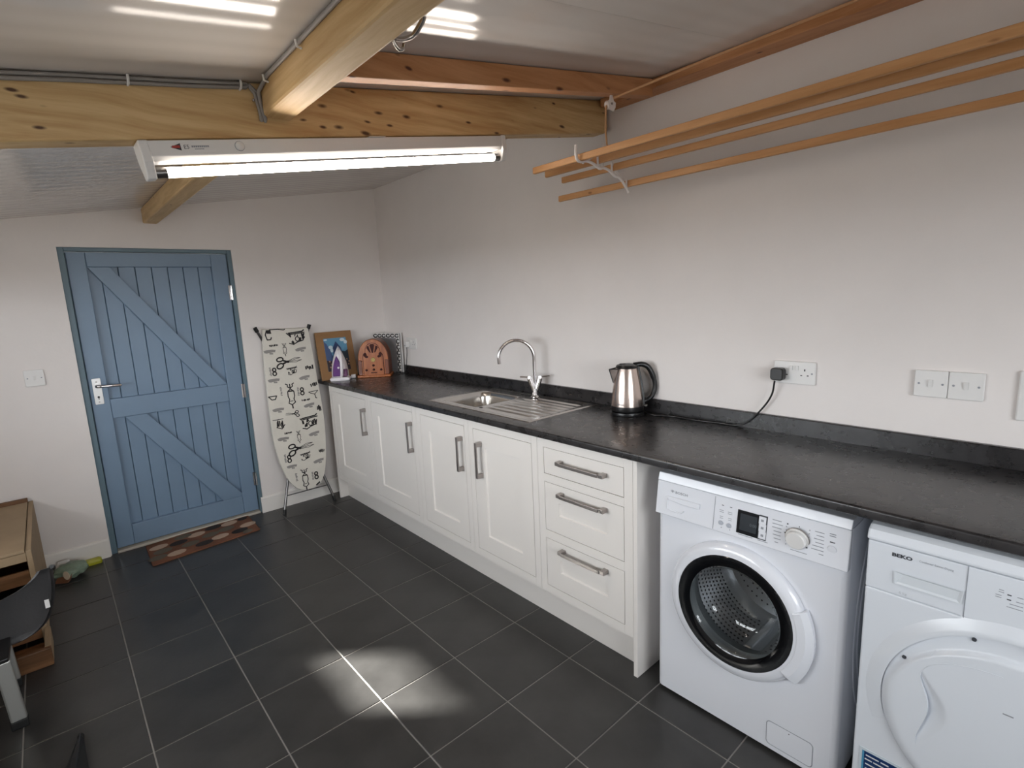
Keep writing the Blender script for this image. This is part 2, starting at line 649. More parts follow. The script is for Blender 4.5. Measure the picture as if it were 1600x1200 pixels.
window_x('window_1', WIN1, (-2.72, -2.2))
window_x('sun_patch_window', (WIN3[0] - 0.0, WIN3[1] + 0.0, WIN3[2], WIN3[3]), (), 0.03)
t = thing('window_2', None, None, (-1.65, YF - 0.08, WIN2[2]), kind='structure')
x0, x1, z0, z1 = WIN2
mb = MB()
for a, b_, c_, d_ in ((x0, x0 + .05, z0, z1), (x1 - .05, x1, z0, z1), (x0 + .05, x1 - .05, z0, z0 + .05), (x0 + .05, x1 - .05, z1 - .05, z1), (-1.68, -1.62, z0 + .05, z1 - .05)):
    mb.box(a, YF - 0.11, c_, b_, YF - 0.05, d_)
mb.build('window_frame', m_skirt, t)
for a, b_ in ((x0 + .05, -1.68), (-1.62, x1 - .05)):
    MB().box(a, YF - 0.082, z0 + .05, b_, YF - 0.078, z1 - .05).build('pane', m_pane, t)

struct(MB().box(XL - 0.72, WIN1[0] - 0.2, 1.76, XL - 0.15, WIN1[1] + 0.1, 1.80).build('added_shade_board', m_skirt))   # unseen board added above the long window to cut high sky light

# skirting boards on the door wall
for nm, x0, x1 in (('baseboard_back_left', XL, DL - 0.006), ('baseboard_back_right', DR - 0.016 + 0.0, -0.0)):
    mb = MB().prism([(x0, 0, 0), (x0, -0.016, 0), (x0, -0.016, 0.106), (x0, -0.009, 0.116), (x0, 0, 0.116)], (x1 - x0, 0, 0))
    struct(mb.build(nm, m_skirt))

# ---------------------------------------------------------------- blue door
dr = thing('door_1', 'blue painted ledged and braced plank door with lever handle', None, ((DL + DR) / 2, 0.05, 0), kind='structure')
LX0, LX1, LZ0, LZ1 = -1.953, -1.117, 0.022, 1.833
YD = 0.03
MB().box(DL, 0.012, 0, LX0 - 0.004, 0.12, DT).build('jamb', m_bluef, dr, bevel=0.003)
MB().box(LX1 + 0.004, 0.012, 0, DR, 0.12, DT).build('jamb', m_bluef, dr, bevel=0.003)
MB().box(LX0 - 0.004, 0.012, LZ1 + 0.004, LX1 + 0.004, 0.12, DT).build('head', m_bluef, dr, bevel=0.003)
MB().box(LX0 - 0.003, 0.0, 0.0, LX1 + 0.003, 0.12, 0.016).build('threshold', M('pale_sill', '#b7b0a4', 0.6), dr, bevel=0.003)
MB().box(LX0 - 0.003, 0.0755, LZ0 - .005, LX1 + 0.003, 0.079, LZ1 + .003).build('backing', m_bluef, dr)  # sheet added behind the leaf to stop daylight through the gaps
SX0, SX1 = -1.864, -1.213
ZT0, ZM0, ZM1, ZB1 = 1.750, 0.842, 0.962, 0.152
T = YD + 0.045
for a, b_ in ((LX0, SX0), (SX1, LX1)):
    MB().box(a, YD, LZ0, b_, T, LZ1).build('stile', m_blue, dr, bevel=0.004)
for a, b_ in ((ZT0, LZ1), (ZM0, ZM1), (LZ0, ZB1)):
    MB().box(SX0 + .0006, YD, a, SX1 - .0006, T, b_).build('rail', m_blue, dr, bevel=0.004)
edges = [SX0 - 0.02] + [-1.8018 + 0.0855 * i for i in range(7)] + [SX1 + 0.02]
for za, zb in ((ZM1 - 0.01, ZT0 + 0.01), (ZB1 - 0.01, ZM0 + 0.01)):
    for a, b_ in zip(edges, edges[1:]):
        y_ = YD + 0.028
        MB().prism([(a + .001, T, za), (a + .001, y_ + .004, za), (a + .0035, y_, za), (b_ - .0035, y_, za), (b_ - .001, y_ + .004, za), (b_ - .001, T, za)], (0, 0, zb - za)).build('board', m_blue, dr)
# braces
for pts in ([(SX0, ZT0), (-1.756, ZT0), (SX1, ZM1 + 0.004), (SX1, ZM1), (-1.330, ZM1)], [(-1.806, ZM0), (-1.690, ZM0), (SX1, ZB1 + 0.02), (SX1, ZB1), (-1.335, ZB1)]):
    MB().prism([(p[0], YD + 0.003, p[1]) for p in pts], (0, 0.027, 0)).build('brace', m_blue, dr, bevel=0.003)
hp = MB().prism([(x, YD, z) for x, z in rrect(-1.936, 0.940, -1.893, 1.098, 0.006)], (0, -0.006, 0)).build('handle_plate', M('white_steel_plate', '#d6d4d2', 0.3, 0.4), dr, bevel=0.0015)
hp['label'] = 'pale metal lever handle plate with keyhole'
MB().tube(spline([(-1.914, YD - 0.004, 1.052), (-1.914, YD - 0.035, 1.052), (-1.906, YD - 0.048, 1.052), (-1.87, YD - 0.05, 1.05), (-1.80, YD - 0.046, 1.047)], 6), [0.011] * 7 + [0.009] * 18, 12).build('lever', m_chrome, hp, smooth=40)
MB().lathe((-1.915, YD - 0.006, 0.985), (0, -1, 0), [(0.006, 0), (0.006, 0.001), (0.0, 0.001)], 16).box(-1.917, YD - 0.0072, 0.970, -1.913, YD - 0.006, 0.984).build('keyhole', m_drumh, hp)
for z in (1.077, 0.955):
    MB().lathe((-1.915, YD - 0.006, z), (0, -1, 0), [(0.004, 0), (0.003, 0.0015), (0.0, 0.002)], 12).build('screw', m_handle, hp, smooth=40)
for z in (1.58, 0.903, 0.257):
    MB().lathe((LX1 + 0.004, 0.014, z - 0.048), (0, 0, 1), [(0.0, 0), (0.0065, 0), (0.0065, 0.096), (0.0, 0.096)], 12).box(LX1 - 0.012, 0.024, z - .048, LX1 + 0.012, 0.0302, z + .048).build('hinge', m_chrome, dr, smooth=40)

# ================================================================ ROOF TIMBERS
def timber(mb, name, mat, label, bev=0.006):
    o = mb.build(name, mat, None, bevel=bev)
    tag(o, label, 'roof timber')
    return o


BY0, BY1 = -2.33, -2.255
xr, xl = -0.022, XL
mb = MB().prism([(xl, BY0, zc(xl) - 0.0018), (xr, BY0, zc(xr) - 0.0018), (xr, BY0, zc(xr) - 0.135), (xr - 0.02, BY0, zc(xr) - 0.147), (xl, BY0, zc(xl) - 0.147)], (0, BY1 - BY0, 0))
timber(mb, 'main_rafter', m_pine, 'thick knotty pale pine rafter the strip light hangs under')
PX0, PX1, PZ = -1.562, -1.486, 2.006
mb = MB().prism([(PX0, 0, PZ), (PX1, 0, PZ), (PX1, 0, zc(PX1) - .0018), (PX0, 0, zc(PX0) - .0018)], (0, 0, 0.0001))


def purlin(y0, y1, label):
    mb = MB().prism([(PX0, y0, PZ), (PX1, y0, PZ), (PX1, y0, zc(PX1) - .0018), (PX0, y0, zc(PX0) - .0018)], (0, y1 - y0, 0))
    timber(mb, 'purlin', m_piney, label, 0.008)


purlin(BY0 - 0.0005, YF, 'pale pine purlin running from the rafter over the camera, with a hook')
purlin(-0.0005, BY1 + 0.0005, 'pale pine purlin behind the rafter, ending on the wall above the door')
mb = slope_prism(MB(), PX1 + 0.0005, -0.0925, -2.62, -2.573, -0.068, -0.0018)
timber(mb, 'cross_batten', m_red, 'thin reddish pine batten under the ceiling in front of the thick rafter', 0.003)
mb = MB().prism([(-0.0915, -2.345, 2.297), (-0.0005, -2.345, 2.297), (-0.0005, -2.345, zc(0) - .0025), (-0.0915, -2.345, zc(-0.0915) - .0018)], (0, YF + 2.345, 0))
timber(mb, 'wall_plate', m_redy, 'reddish pine wall plate along the top of the worktop wall', 0.003)

# grey cable clipped along the rafter and purlin
cb = thing('clipped_cable', 'grey twin cable clipped along the rafter and the purlin', 'cable', (-1.59, -2.33, 2.09))
for off in (0.0, 0.0105):
    pth = [(XL + 0.01, BY0 - 0.0065, zc(XL) - 0.008 - off)]
    for i in range(1, 12):
        x = XL + (1.60 - 0.2) * i / 11
        pth.append((x, BY0 - 0.0065, zc(x) - 0.008 - off - 0.001 * math.sin(i * 2.1)))
    MB().tube(pth + [(-1.592, BY0 - .006 - off * .5, zc(-1.592) - .012), (-1.578 + off, BY0 - .006, 2.062), (-1.570 + off, BY0 - .006, 2.02), (-1.568 + off, BY0 - .006, 2.0), (-1.566 + off, BY0 + .004, 1.995)], 0.005, 8).build('cable', m_grey, cb, smooth=60)
MB().tube([(PX0 - 0.006, YF + 0.02, zc(PX0) - 0.009), (PX0 - 0.006, -4, zc(PX0) - 0.011), (PX0 - 0.006, -3, zc(PX0) - 0.009), (PX0 - 0.006, -2.42, zc(PX0) - 0.011), (PX0 - 0.008, -2.345, zc(PX0) - 0.03), (PX0 - 0.004, -2.339, 2.03), (PX0 + .004, -2.337, 2.0), (PX0 + .006, -2.325, 1.995)], 0.0055, 8).build('cable', m_grey, cb, smooth=60)
for x in (-1.87, -1.615, -2.2):
    MB().tube([(x, BY0 - .001, zc(x) - .022), (x, BY0 - .016, zc(x) - .022), (x, BY0 - .021, zc(x) - .012), (x, BY0 - .018, zc(x) - .003)], 0.003, 8).build('cable_clip', m_wplas, cb, smooth=60)
for y in (-2.65, -2.41, -3.0):
    MB().tube([(PX0 - .001, y, zc(PX0) - .024), (PX0 - .012, y, zc(PX0) - .022), (PX0 - .014, y, zc(PX0) - .008)], 0.003, 8).build('cable_clip', m_wplas, cb, smooth=60)
MB().lathe((-1.582, BY0, 2.045), (0, -1, 0), [(0.004, 0), (0.004, 0.006), (0.0, 0.008)], 12).build('screw_head', m_chrome, cb, smooth=40)

# hook screwed into the purlin
hk = thing('coat_hook', 'small bent metal hook screwed to the side of the purlin', 'hook', (-1.486, -2.92, 2.02))
MB().lathe((-1.4855, -2.92, 2.024), (1, 0, 0), [(0.0, 0), (0.011, 0), (0.010, 0.003), (0.0, 0.004)], 14).build('back_plate', m_brass, hk, smooth=40)
MB().tube(spline([(-1.483, -2.918, 2.024), (-1.466, -2.915, 2.024), (-1.445, -2.914, 2.030), (-1.428, -2.922, 2.040), (-1.421, -2.944, 2.058), (-1.421, -2.952, 2.066)], 5), [.0048] * 8 + [.0052] * 8 + [.0062] * 10, 10).build('upper_prong', m_brass, hk, smooth=60)
MB().tube(spline([(-1.482, -2.922, 2.020), (-1.474, -2.921, 2.008), (-1.465, -2.921, 2.002), (-1.457, -2.922, 2.006), (-1.455, -2.924, 2.014)], 5), .0042, 10).build('lower_prong', m_brass, hk, smooth=60)

# ---------------------------------------------------------------- fluorescent batten under the rafter
th = math.atan(0.1615)
U = V((math.cos(th), 0, math.sin(th)))
Wn = V((-math.sin(th), 0, math.cos(th)))
FO = V((-1.866, 0, zc(-1.866) - 0.1495))


def FP(u, y, wv):
    p = FO + U * u + Wn * wv
    return (p.x, y, p.z)


fx = thing('strip_light', 'white batten strip light with one lit fluorescent tube under the rafter', 'light', FP(0.6, -2.3, 0))
FL = 1.212
YA, YB = -2.338, -2.272
MB().prism([FP(0, y, wv) for y, wv in ((YA, 0), (YA, -0.037), (YA + .012, -0.048), (YB - .012, -0.048), (YB, -0.037), (YB, 0))], U * FL).build('body', m_wplas, fx, bevel=0.002)
for u0, lab in ((-0.004, 'l'), (FL - 0.018, 'r')):
    pts = [FP(u0, y, wv) for y, wv in ((YA - .003, 0.001), (YB + .003, 0.001), (YB + .003, -0.04), (-2.29, -0.088), (-2.322, -0.088), (YA - .003, -0.05))]
    MB().prism(pts, U * 0.022).build('end_cap', m_wplas, fx, bevel=0.003)
ty, tw = -2.306, -0.0715
tb = MB().lathe(FP(0.045, ty, tw), U, [(0.0, 0), (0.013, 0.0), (0.013, FL - 0.09), (0.0, FL - 0.09)], 20).build('tube', m_lamp, fx, smooth=40)
tb['label'] = 'lit white fluorescent tube'
for a in (0.018, FL - 0.045):
    MB().lathe(FP(a, ty, tw), U, [(0.0, 0), (0.0134, 0.0), (0.0134, 0.027), (0.0, 0.027)], 20).build('tube_cap', m_tubeS, fx, smooth=40)
MB().lathe(FP(0.232, YA, -0.018), (0, -1, 0), [(0.0128, -.001), (0.0128, 0.0008), (0.0115, 0.0008)], 24).build('button_rim', m_print, fx, smooth=40)
MB().lathe(FP(0.232, YA, -0.018), (0, -1, 0), [(0.0115, -.001), (0.0115, 0.003), (0.0095, 0.0045), (0.0, 0.005)], 24).build('cover_button', m_wplas, fx, smooth=40)
MB().obox(FP(0.66, -2.305, 0.0012), U * 0.03, (0, 0.036, 0), Wn * 0.001).build('fixing_bracket', m_wplas, fx)
em = MB().poly([FP(0.064, YA - .0006, -0.017), FP(0.088, YA - .0006, -0.008), FP(0.088, YA - .0006, -0.026)])
em.build('emblem', m_printd, fx)
MB().obox(FP(0.077, YA - .001, -0.0165), U * 0.009, (0, .0002, 0), Wn * 0.003).build('emblem', M('red_print', '#a8382f', 0.6), fx)
text('E5', 0.014, FP(0.094, YA - .0008, -0.022), U, Wn, m_printd, fx)
mb = MB()
for i in range(9):
    mb.obox(FP(0.115 + i * 0.0047, YA - .0006, -0.0165), U * 0.0019, (0, .0001, 0), Wn * 0.0022)
for i in range(6):
    mb.obox(FP(0.121 + i * 0.0037, YA - .0006, -0.023), U * 0.0015, (0, .0001, 0), Wn * 0.001)
mb.build('small_print', m_print, fx)

# ---------------------------------------------------------------- ceiling airer on its pulley
BRY = -2.58
laths = [(-0.505, 1.981, -2.327), (-0.390, 1.9875, -2.283), (-0.303, 1.970, -2.299), (-0.207, 1.9165, -2.187)]
YEND = -4.72
ai = thing('clothes_airer', 'four-lath hanging clothes airer with white brackets', 'clothes airer', (-0.36, -3.5, 1.95))
for (x, z, ye) in laths:
    MB().box(x - 0.008, ye, z - 0.013, x + 0.008, YEND, z + 0.013).build('lath', m_lath, ai, bevel=0.0035)
for y in (BRY, YEND + 0.4):
    p = [(-0.529, y, 2.022), (-0.531, y, 1.995), (-0.524, y, 1.972), (-0.505, y, 1.966), (-0.47, y, 1.973), (-0.43, y, 1.968), (-0.395, y, 1.955), (-0.37, y, 1.960), (-0.335, y, 1.955), (-0.300, y, 1.938), (-0.27, y, 1.935), (-0.24, y, 1.915), (-0.207, y, 1.882)]
    mb = MB().tube(spline(p, 4), 0.0055, 8)
    for (x, z, ye) in laths[1:]:
        mb.tube([(x - 0.014, y, z - 0.026), (x - 0.0145, y, z + 0.016)], 0.0042, 8)
    for (x, z, ye) in laths[:3]:
        mb.tube([(x + 0.014, y, z - 0.02), (x + 0.0145, y, z + 0.014)], 0.0042, 8)
    mb.tube([(-0.47, y, 1.973), (-0.36, y, 2.03), (-0.27, y, 1.937)], 0.004, 8)
    mb.lathe((-0.36, y - .004, 2.036), (0, 1, 0), [(0.004, 0), (0.011, 0.0), (0.011, 0.008), (0.004, 0.008)], 16)
    mb.build('bracket', m_airer, ai, smooth=50)
PU = V((-0.338, -2.585, 2.196))
pu = thing('ceiling_pulley', 'white ceiling pulley wheel screwed below the reddish batten', 'pulley', (PU.x, PU.y, 2.226))
MB().lathe((PU.x, PU.y + 0.009, PU.z), (0, -1, 0), [(0.0, 0), (0.016, 0), (0.0165, 0.004), (0.013, 0.009), (0.0165, 0.014), (0.016, 0.018), (0, 0.018)], 24).build('wheel', m_airer, pu, smooth=40)
MB().prism([(PU.x + a, PU.y - 0.011, PU.z + b_) for a, b_ in ((-.02, -.022), (.012, -.026), (.024, -.01), (.026, .008), (.014, .012), (.006, .031), (-.008, .031), (-.012, .012), (-.018, 0))], (0, -0.004, 0)).build('cheek_plate', m_airer, pu, bevel=0.001)
MB().lathe((PU.x, PU.y - 0.015, PU.z), (0, -1, 0), [(0.0045, 0), (0.004, 0.003), (0, 0.004)], 12).build('axle', m_handle, pu, smooth=40)
rp = thing('airer_rope', 'thin tan rope from the ceiling pulley down to the airer', 'rope', (PU.x, PU.y, 2.0))
MB().tube([(-0.345, BRY, 2.046), (-0.3535, BRY, 2.10), (-0.3545, BRY - .005, 2.19)], 0.0036, 8).build('drop_cord', m_rope, rp, smooth=60)
MB().tube([(PU.x + .006, PU.y - .02, 2.216), (-0.333, -3.0, 2.2265), (-0.336, -3.5, 2.230), (-0.34, YEND + .4, 2.232)], 0.0045, 8).build('run_cord', m_rope, rp, smooth=60)
MB().tube([(-0.34, YEND + .4, 2.232), (-0.352, YEND + .4, 2.10), (-0.355, YEND + .4, 2.046)], 0.0036, 8).build('drop_cord', m_rope, rp, smooth=60)

# ================================================================ FITTED UNITS
XF = -0.578
U1, U2, U3, U4, U5 = -0.163, -0.765, -1.365, -2.362, -2.862
ZU0, ZU1 = 0.16, 0.8805
DZ0, DZ1 = 0.200, 0.838


def shaker(mb, y0, y1, z0, z1, fw, xf, dep=0.008):
    """framed door/drawer front facing -x with sunk centre panel; y0>y1"""
    o = [(y0, z0), (y1, z0), (y1, z1), (y0, z1)]
    i_ = [(y0 - fw, z0 + fw), (y1 + fw, z0 + fw), (y1 + fw, z1 - fw), (y0 - fw, z1 - fw)]
    b_ = 0.004
    j_ = [(y0 - fw - b_, z0 + fw + b_), (y1 + fw + b_, z0 + fw + b_), (y1 + fw + b_, z1 - fw - b_), (y0 - fw - b_, z1 - fw - b_)]
    mb.loft([[(xf + 0.02, p[0], p[1]) for p in o], [(xf, p[0], p[1]) for p in o], [(xf, p[0], p[1]) for p in i_], [(xf + dep, p[0], p[1]) for p in j_]])
    return mb


def handle_v(parent, y, z0, z1):
    mb = MB().box(XF - 0.036, y - 0.008, z0, XF - 0.030, y + 0.008, z1)
    mb.box(XF - 0.031, y - 0.009, z0, XF + 0.0005, y + 0.009, z0 + 0.022).box(XF - 0.031, y - 0.009, z1 - 0.022, XF + 0.0005, y + 0.009, z1)
    o = mb.build('handle', m_handle, parent, bevel=0.0015)
    o['label'] = 'brushed steel bar handle'


def handle_h(parent, y0, y1, z):
    mb = MB().box(XF - 0.036, y0, z - 0.007, XF - 0.030, y1, z + 0.007)
    mb.box(XF - 0.031, y0, z - 0.008, XF + 0.0005, y0 + 0.022, z + 0.008).box(XF - 0.031, y1 - 0.022, z - 0.008, XF + 0.0005, y1, z + 0.008)
    o = mb.build('handle', m_handle, parent, bevel=0.0015)
    o['label'] = 'brushed steel bar handle'


def unit(label, y0, y1, doors, name='base_cabinet'):
    """y0 > y1; face frame with inset doors"""
    t = thing(name, label, 'cabinet', (-0.3, (y0 + y1) / 2, ZU0), group='fitted cream base units')
    g_ = 0.0006
    mb = MB()
    mb.box(-0.03, y0 - g_, ZU0, XF + 0.024, y0 - 0.018, ZU1).box(-0.03, y1 + g_, ZU0, XF + 0.024, y1 + 0.018, ZU1)
    mb.box(-0.03, y0 - .018, ZU0, XF + 0.024, y1 + .018, ZU0 + 0.018)
    mb.box(-0.02, y0 - g_, ZU0, -0.028, y1 + g_, ZU1 - 0.2)
    mb.build('carcass', m_cab, t)
    yy = sorted({y0, y1} | {d for pr in doors for d in (pr[0], pr[1])}, reverse=True)
    # face frame: stiles between openings and rails above/below
    st = [(y0 - g_, doors[0][0])]
    for a, b_ in zip(doors, doors[1:]):
        if b_[0] < a[1]:
            st.append((a[1], b_[0]))
    st.append((doors[-1][1], y1 + g_))
    return t, st


def frame_stile(t, a, b_):
    MB().box(XF, a, ZU0, XF + 0.0225, b_, ZU1).build('frame_stile', m_cab, t, bevel=0.001)


def cab_doors(label, y0, y1, doors):
    t, st = unit(label, y0, y1, doors)
    for k, (a, b_) in enumerate(st):
        if k in (0, len(st) - 1) or len(doors) == 1:
            frame_stile(t, a, b_)
        else:
            m_ = (a + b_) / 2
            frame_stile(t, a, m_ + 0.0006)
            frame_stile(t, m_ - 0.0006, b_)
    for (a, b_, hy) in doors:
        MB().box(XF, a, DZ1, XF + 0.0225, b_, ZU1).build('frame_rail', m_cab, t)
        MB().box(XF, a, ZU0, XF + 0.0225, b_, DZ0).build('frame_rail', m_cab, t)
        gap = 0.0022
        d = shaker(MB(), a - gap, b_ + gap, DZ0 + gap, DZ1 - gap, 0.084, XF + 0.0006).build('door', m_cab, t)
        handle_v(d, hy, 0.596, 0.779)


cab_doors('cream single-door base unit nearest the ironing board', U1, U2, [(U1 - 0.04, U2 + 0.04, -0.716)])
cab_doors('cream single-door base unit, second from the ironing board', U2, U3, [(U2 - 0.04, U3 + 0.04, -1.308)])
cab_doors('wide cream double-door base unit under the draining board', U3, U4, [(U3 - 0.042, -1.829, -1.803), (-1.902, U4 + 0.036, -1.962)])

t, st = unit('cream three-drawer base unit beside the washing machine', U4, U5, [(U4 - 0.038, U5 + 0.040)], 'drawer_cabinet')
for a, b_ in st:
    frame_stile(t, a, b_)
ya, yb = U4 - 0.038, U5 + 0.040
for z0, z1 in ((0.838, ZU1), (0.684, 0.720), (0.424, 0.462), (ZU0, 0.198)):
    MB().box(XF, ya, z0, XF + 0.0225, yb, z1).build('frame_rail', m_cab, t)
for z0, z1, hz in ((0.720, 0.838, 0.789), (0.462, 0.684, 0.649), (0.198, 0.424, 0.393)):
    gap = 0.0022
    if z1 - z0 < 0.13:
        d = MB().box(XF + 0.0006, ya - gap, z0 + gap, XF + 0.0206, yb + gap, z1 - gap).build('drawer_front', m_cab, t, bevel=0.001)
    else:
        d = shaker(MB(), ya - gap, yb + gap, z0 + gap, z1 - gap, 0.080, XF + 0.0006).build('drawer_front', m_cab, t)
    handle_h(d, -2.517, -2.722, hz)
MB().box(XF + 0.03, ya, ZU0 + .02, -0.035, yb, ZU0 + 0.6).build('drawer_box', m_cab, t)

for (ya, yb, lab) in ((U5 - 0.0006, U5 - 0.0185, 'tall cream end panel between the drawers and the washing machine'), (U1 + 0.0006, U1 + 0.0185, 'cream end panel of the unit run behind the ironing board')):
    tag(MB().box(XF - 0.001, ya, 0.0005, -0.02, yb, ZU1).build('end_panel', m_cab, None, bevel=0.001), lab, 'panel')
tag(MB().box(-0.514, U1 - 0.0006, 0.0005, -0.496, U5 + 0.0002, ZU0 - 0.0006).build('plinth', m_cab), 'long cream plinth board below the base units', 'plinth')

# worktop with sink cut-out and matching upstand
ZW, WT, WX = 0.91, 0.0288, -0.602
YW1 = -4.9
SY0, SY1, SX_0, SX_1 = -1.43, -2.245, -0.515, -0.045
mb = MB()
rr = 0.007
prof = [(-0.515, ZW), (WX + rr, ZW)] + [(WX + rr - rr * math.sin(a), ZW - rr + rr * math.cos(a)) for a in (PI / 8, PI / 4, 3 * PI / 8, PI / 2)] + [(WX, ZW - WT + .003), (WX + .003, ZW - WT), (-0.515, ZW - WT)]
mb.prism([(p[0], -0.002, p[1]) for p in prof], (0, YW1 + 0.002, 0))
mb.box(-0.515, -0.002, ZW - WT, -0.001, SY0, ZW).box(-0.515, SY1, ZW - WT, -0.001, YW1, ZW).box(SX_1, SY0, ZW - WT, -0.001, SY1, ZW)
wt = mb.build('worktop', m_work, None, smooth=35)
tag(wt, 'long black mottled laminate worktop along the right wall', 'worktop')
mb = MB().prism([(-0.001, 0, ZW + .0004), (-0.019, 0, ZW + .0004), (-0.019, 0, ZW + 0.0615), (-0.0165, 0, ZW + 0.064), (-0.001, 0, ZW + 0.064)], (0, YW1, 0))
tag(mb.build('upstand', m_work), 'low black upstand strip between worktop and wall', 'upstand')

# ---------------------------------------------------------------- sink
sk = thing('sink', 'stainless steel inset sink with bowl and ribbed drainer', 'sink', (-0.28, -1.84, ZW))
X0, X1, Y0, Y1 = -0.523, -0.034, -1.420, -2.256
bx0, bx1, by0, by1 = -0.470, -0.135, -1.462, -1.800
xs = sorted({X0, X0 + .004, X0 + .03, bx0, bx1, X1 - .03, X1 - .004, X1} | {X0 + (X1 - X0) * i / 90 for i in range(91)})
ysl = sorted({Y1, Y1 + .004, Y1 + .03, by1, by0, Y0 - .03, Y0 - .004, Y0} | {Y1 + (by1 - Y1) * i / 24 for i in range(25)})


def sink_h(x, y):
    z = ZW + 0.0028
    if x < X0 + .002 or x > X1 - .002 or y < Y1 + .002 or y > Y0 - .002:
        return ZW + 0.0002
    ex = min(x - X0, X1 - x)
    ey = min(y - Y1, Y0 - y)
    e = min(ex, ey)
    if e > 0.024:
        z -= 0.0022 * min(1, (e - 0.024) / 0.006)
    if y < by1 - 0.045 and y > Y1 + 0.045 and -0.462 < x < -0.09:
        g_ = ((x + 0.462) % 0.053) / 0.053
        q = min(1, (by1 - 0.045 - y) / 0.02, (y - Y1 - 0.045) / 0.02)
        z -= q * 0.006 * max(0.0, math.cos((g_ - 0.5) * PI * 2.2)) if abs(g_ - 0.5) < 0.23 else 0
    return z


vs = [(x, y, sink_h(x, y)) for y in ysl for x in xs]
nx = len(xs)
fs = []
for j in range(len(ysl) - 1):
    for i in range(nx - 1):
        xm, ym = (xs[i] + xs[i + 1]) / 2, (ysl[j] + ysl[j + 1]) / 2
        if bx0 < xm < bx1 and by1 < ym < by0:
            continue
        a = j * nx + i
        fs.append((a, a + 1, a + 1 + nx, a + nx))
raw(vs, fs, 'sink_deck', m_steel, sk, smooth=50)


def rl(m_, r, z):
    return [(x, y, z) for x, y in rrect(bx0 + m_, by1 + m_, bx1 - m_, by0 - m_, r, 6)]


lo = [rl(0, 0.0005, ZW + 0.0006), rl(0.002, 0.05, ZW + 0.0006), rl(0.006, 0.055, ZW - 0.004), rl(0.012, 0.055, ZW - 0.03), rl(0.018, 0.05, ZW - 0.13), rl(0.03, 0.045, ZW - 0.150), rl(0.06, 0.04, ZW - 0.156), rl(0.14, 0.015, ZW - 0.159)]
MB().loft(lo, cap0=False, cap1=True).build('bowl', m_steel, sk, smooth=50)
MB().lathe((-0.3025, -1.631, ZW - 0.159), (0, 0, 1), [(0.042, 0.0), (0.040, 0.003), (0.03, 0.002), (0.024, -0.001), (0.0, -0.001)], 24).build('waste', m_chrome, sk, smooth=40)
MB().lathe((-0.455, -1.822, ZW + 0.001), (0, 0, 1), [(0.012, 0.0), (0.010, 0.0015), (0.0, 0.0012)], 20).build('overflow_button', m_tubeS, sk, smooth=40)

# ---------------------------------------------------------------- tap
TB = V((-0.098, -1.862, ZW + 0.003))
tp = thing('mixer_tap', 'tall chrome swan-neck mixer tap with two lever handles', 'tap', TB)
RT = V((0.747, -0.663, 0)).normalized()
MB().lathe(TB, (0, 0, 1), [(0.026, 0), (0.026, 0.004), (0.022, 0.008), (0.016, 0.012), (0.0145, 0.05), (0.0, 0.052)], 28).build('base', m_chrome, tp, smooth=40)
for sgn, nm in ((-1, 'left'), (1, 'right')):
    top = TB + RT * sgn * 0.030 + V((0, 0, 0.108))
    st_ = TB + V((0, 0, 0.022))
    MB().tube([st_, st_ + (top - st_) * 0.5, top], [0.011, 0.0125, 0.0145], 18).build('valve_arm', m_chrome, tp, smooth=40)
    MB().tube([top + V((0, 0, -0.002)), top + V((0, 0, 0.012))], [0.014, 0.012], 16).tube([top + V((0, 0, 0.006)), top + RT * sgn * 0.052 + V((0, 0, 0.010))], 0.0042, 10).build('lever', m_chrome, tp, smooth=40)
SD = V((-0.78, 0.62, 0)).normalized()
pts = [TB + V((0, 0, 0.03)), TB + V((0, 0, 0.12)), TB + V((0, 0, 0.225))]
AR = 0.098
for i in range(1, 17):
    a = PI * i / 16 * 1.06
    pts.append(TB + V((0, 0, 0.225)) + SD * (AR - AR * math.cos(a)) + V((0, 0, AR * math.sin(a) * 1.0)))
e = pts[-1] - pts[-2]
pts.append(pts[-1] + e.normalized() * 0.010)
MB().tube(pts, 0.0095, 16).build('spout', m_chrome, tp, smooth=50)

# ---------------------------------------------------------------- kettle and its power base
KC = V((-0.113, -2.497, ZW))
pb = thing('kettle_power_base', 'black kettle power base with flex and plug on the worktop', 'power base', KC)
MB().lathe(KC, (0, 0, 1), [(0.0, 0.0006), (0.077, 0.0006), (0.079, 0.006), (0.077, 0.016), (0.06, 0.020), (0.0, 0.020)], 44).build('base_plate', m_black, pb, smooth=35)
cr = [KC + RT * 0.074 + V((0, 0, .008)), (-0.076, -2.612, .914), (-0.045, -2.70, .914), (-0.05, -2.80, .914), (-0.035, -2.90, .914), (-0.030, -2.98, .916), (-0.026, -3.03, .94), (-0.024, -3.085, 1.005), (-0.03, -3.117, 1.06), (-0.036, -3.128, 1.115)]
MB().tube(spline(cr, 8), 0.0036, 8).build('flex', m_black, pb, smooth=60)
pg = [(-0.0125, y, z) for y, z in rrect(-3.160, 1.118, -3.112, 1.166, 0.012, 4)]
MB().prism(pg, (-0.032, 0, 0)).build('plug', m_black, pb, bevel=0.004)
kt = thing('kettle', 'brushed steel jug kettle with black lid and handle', 'kettle', KC + V((0, 0, .0205)))
MB().lathe(KC, (0, 0, 1), [(0.0, 0.0212), (0.074, 0.0212), (0.0755, 0.026), (0.0745, 0.044), (0.0, 0.044)], 44).build('collar', m_black, kt, smooth=35)
MB().lathe(KC, (0, 0, 1), [(0.0735, 0.0435), (0.0735, 0.05), (0.070, 0.09), (0.062, 0.15), (0.0525, 0.20), (0.048, 0.219), (0.0, 0.2195)], 48).build('body', m_kettle, kt, smooth=40)
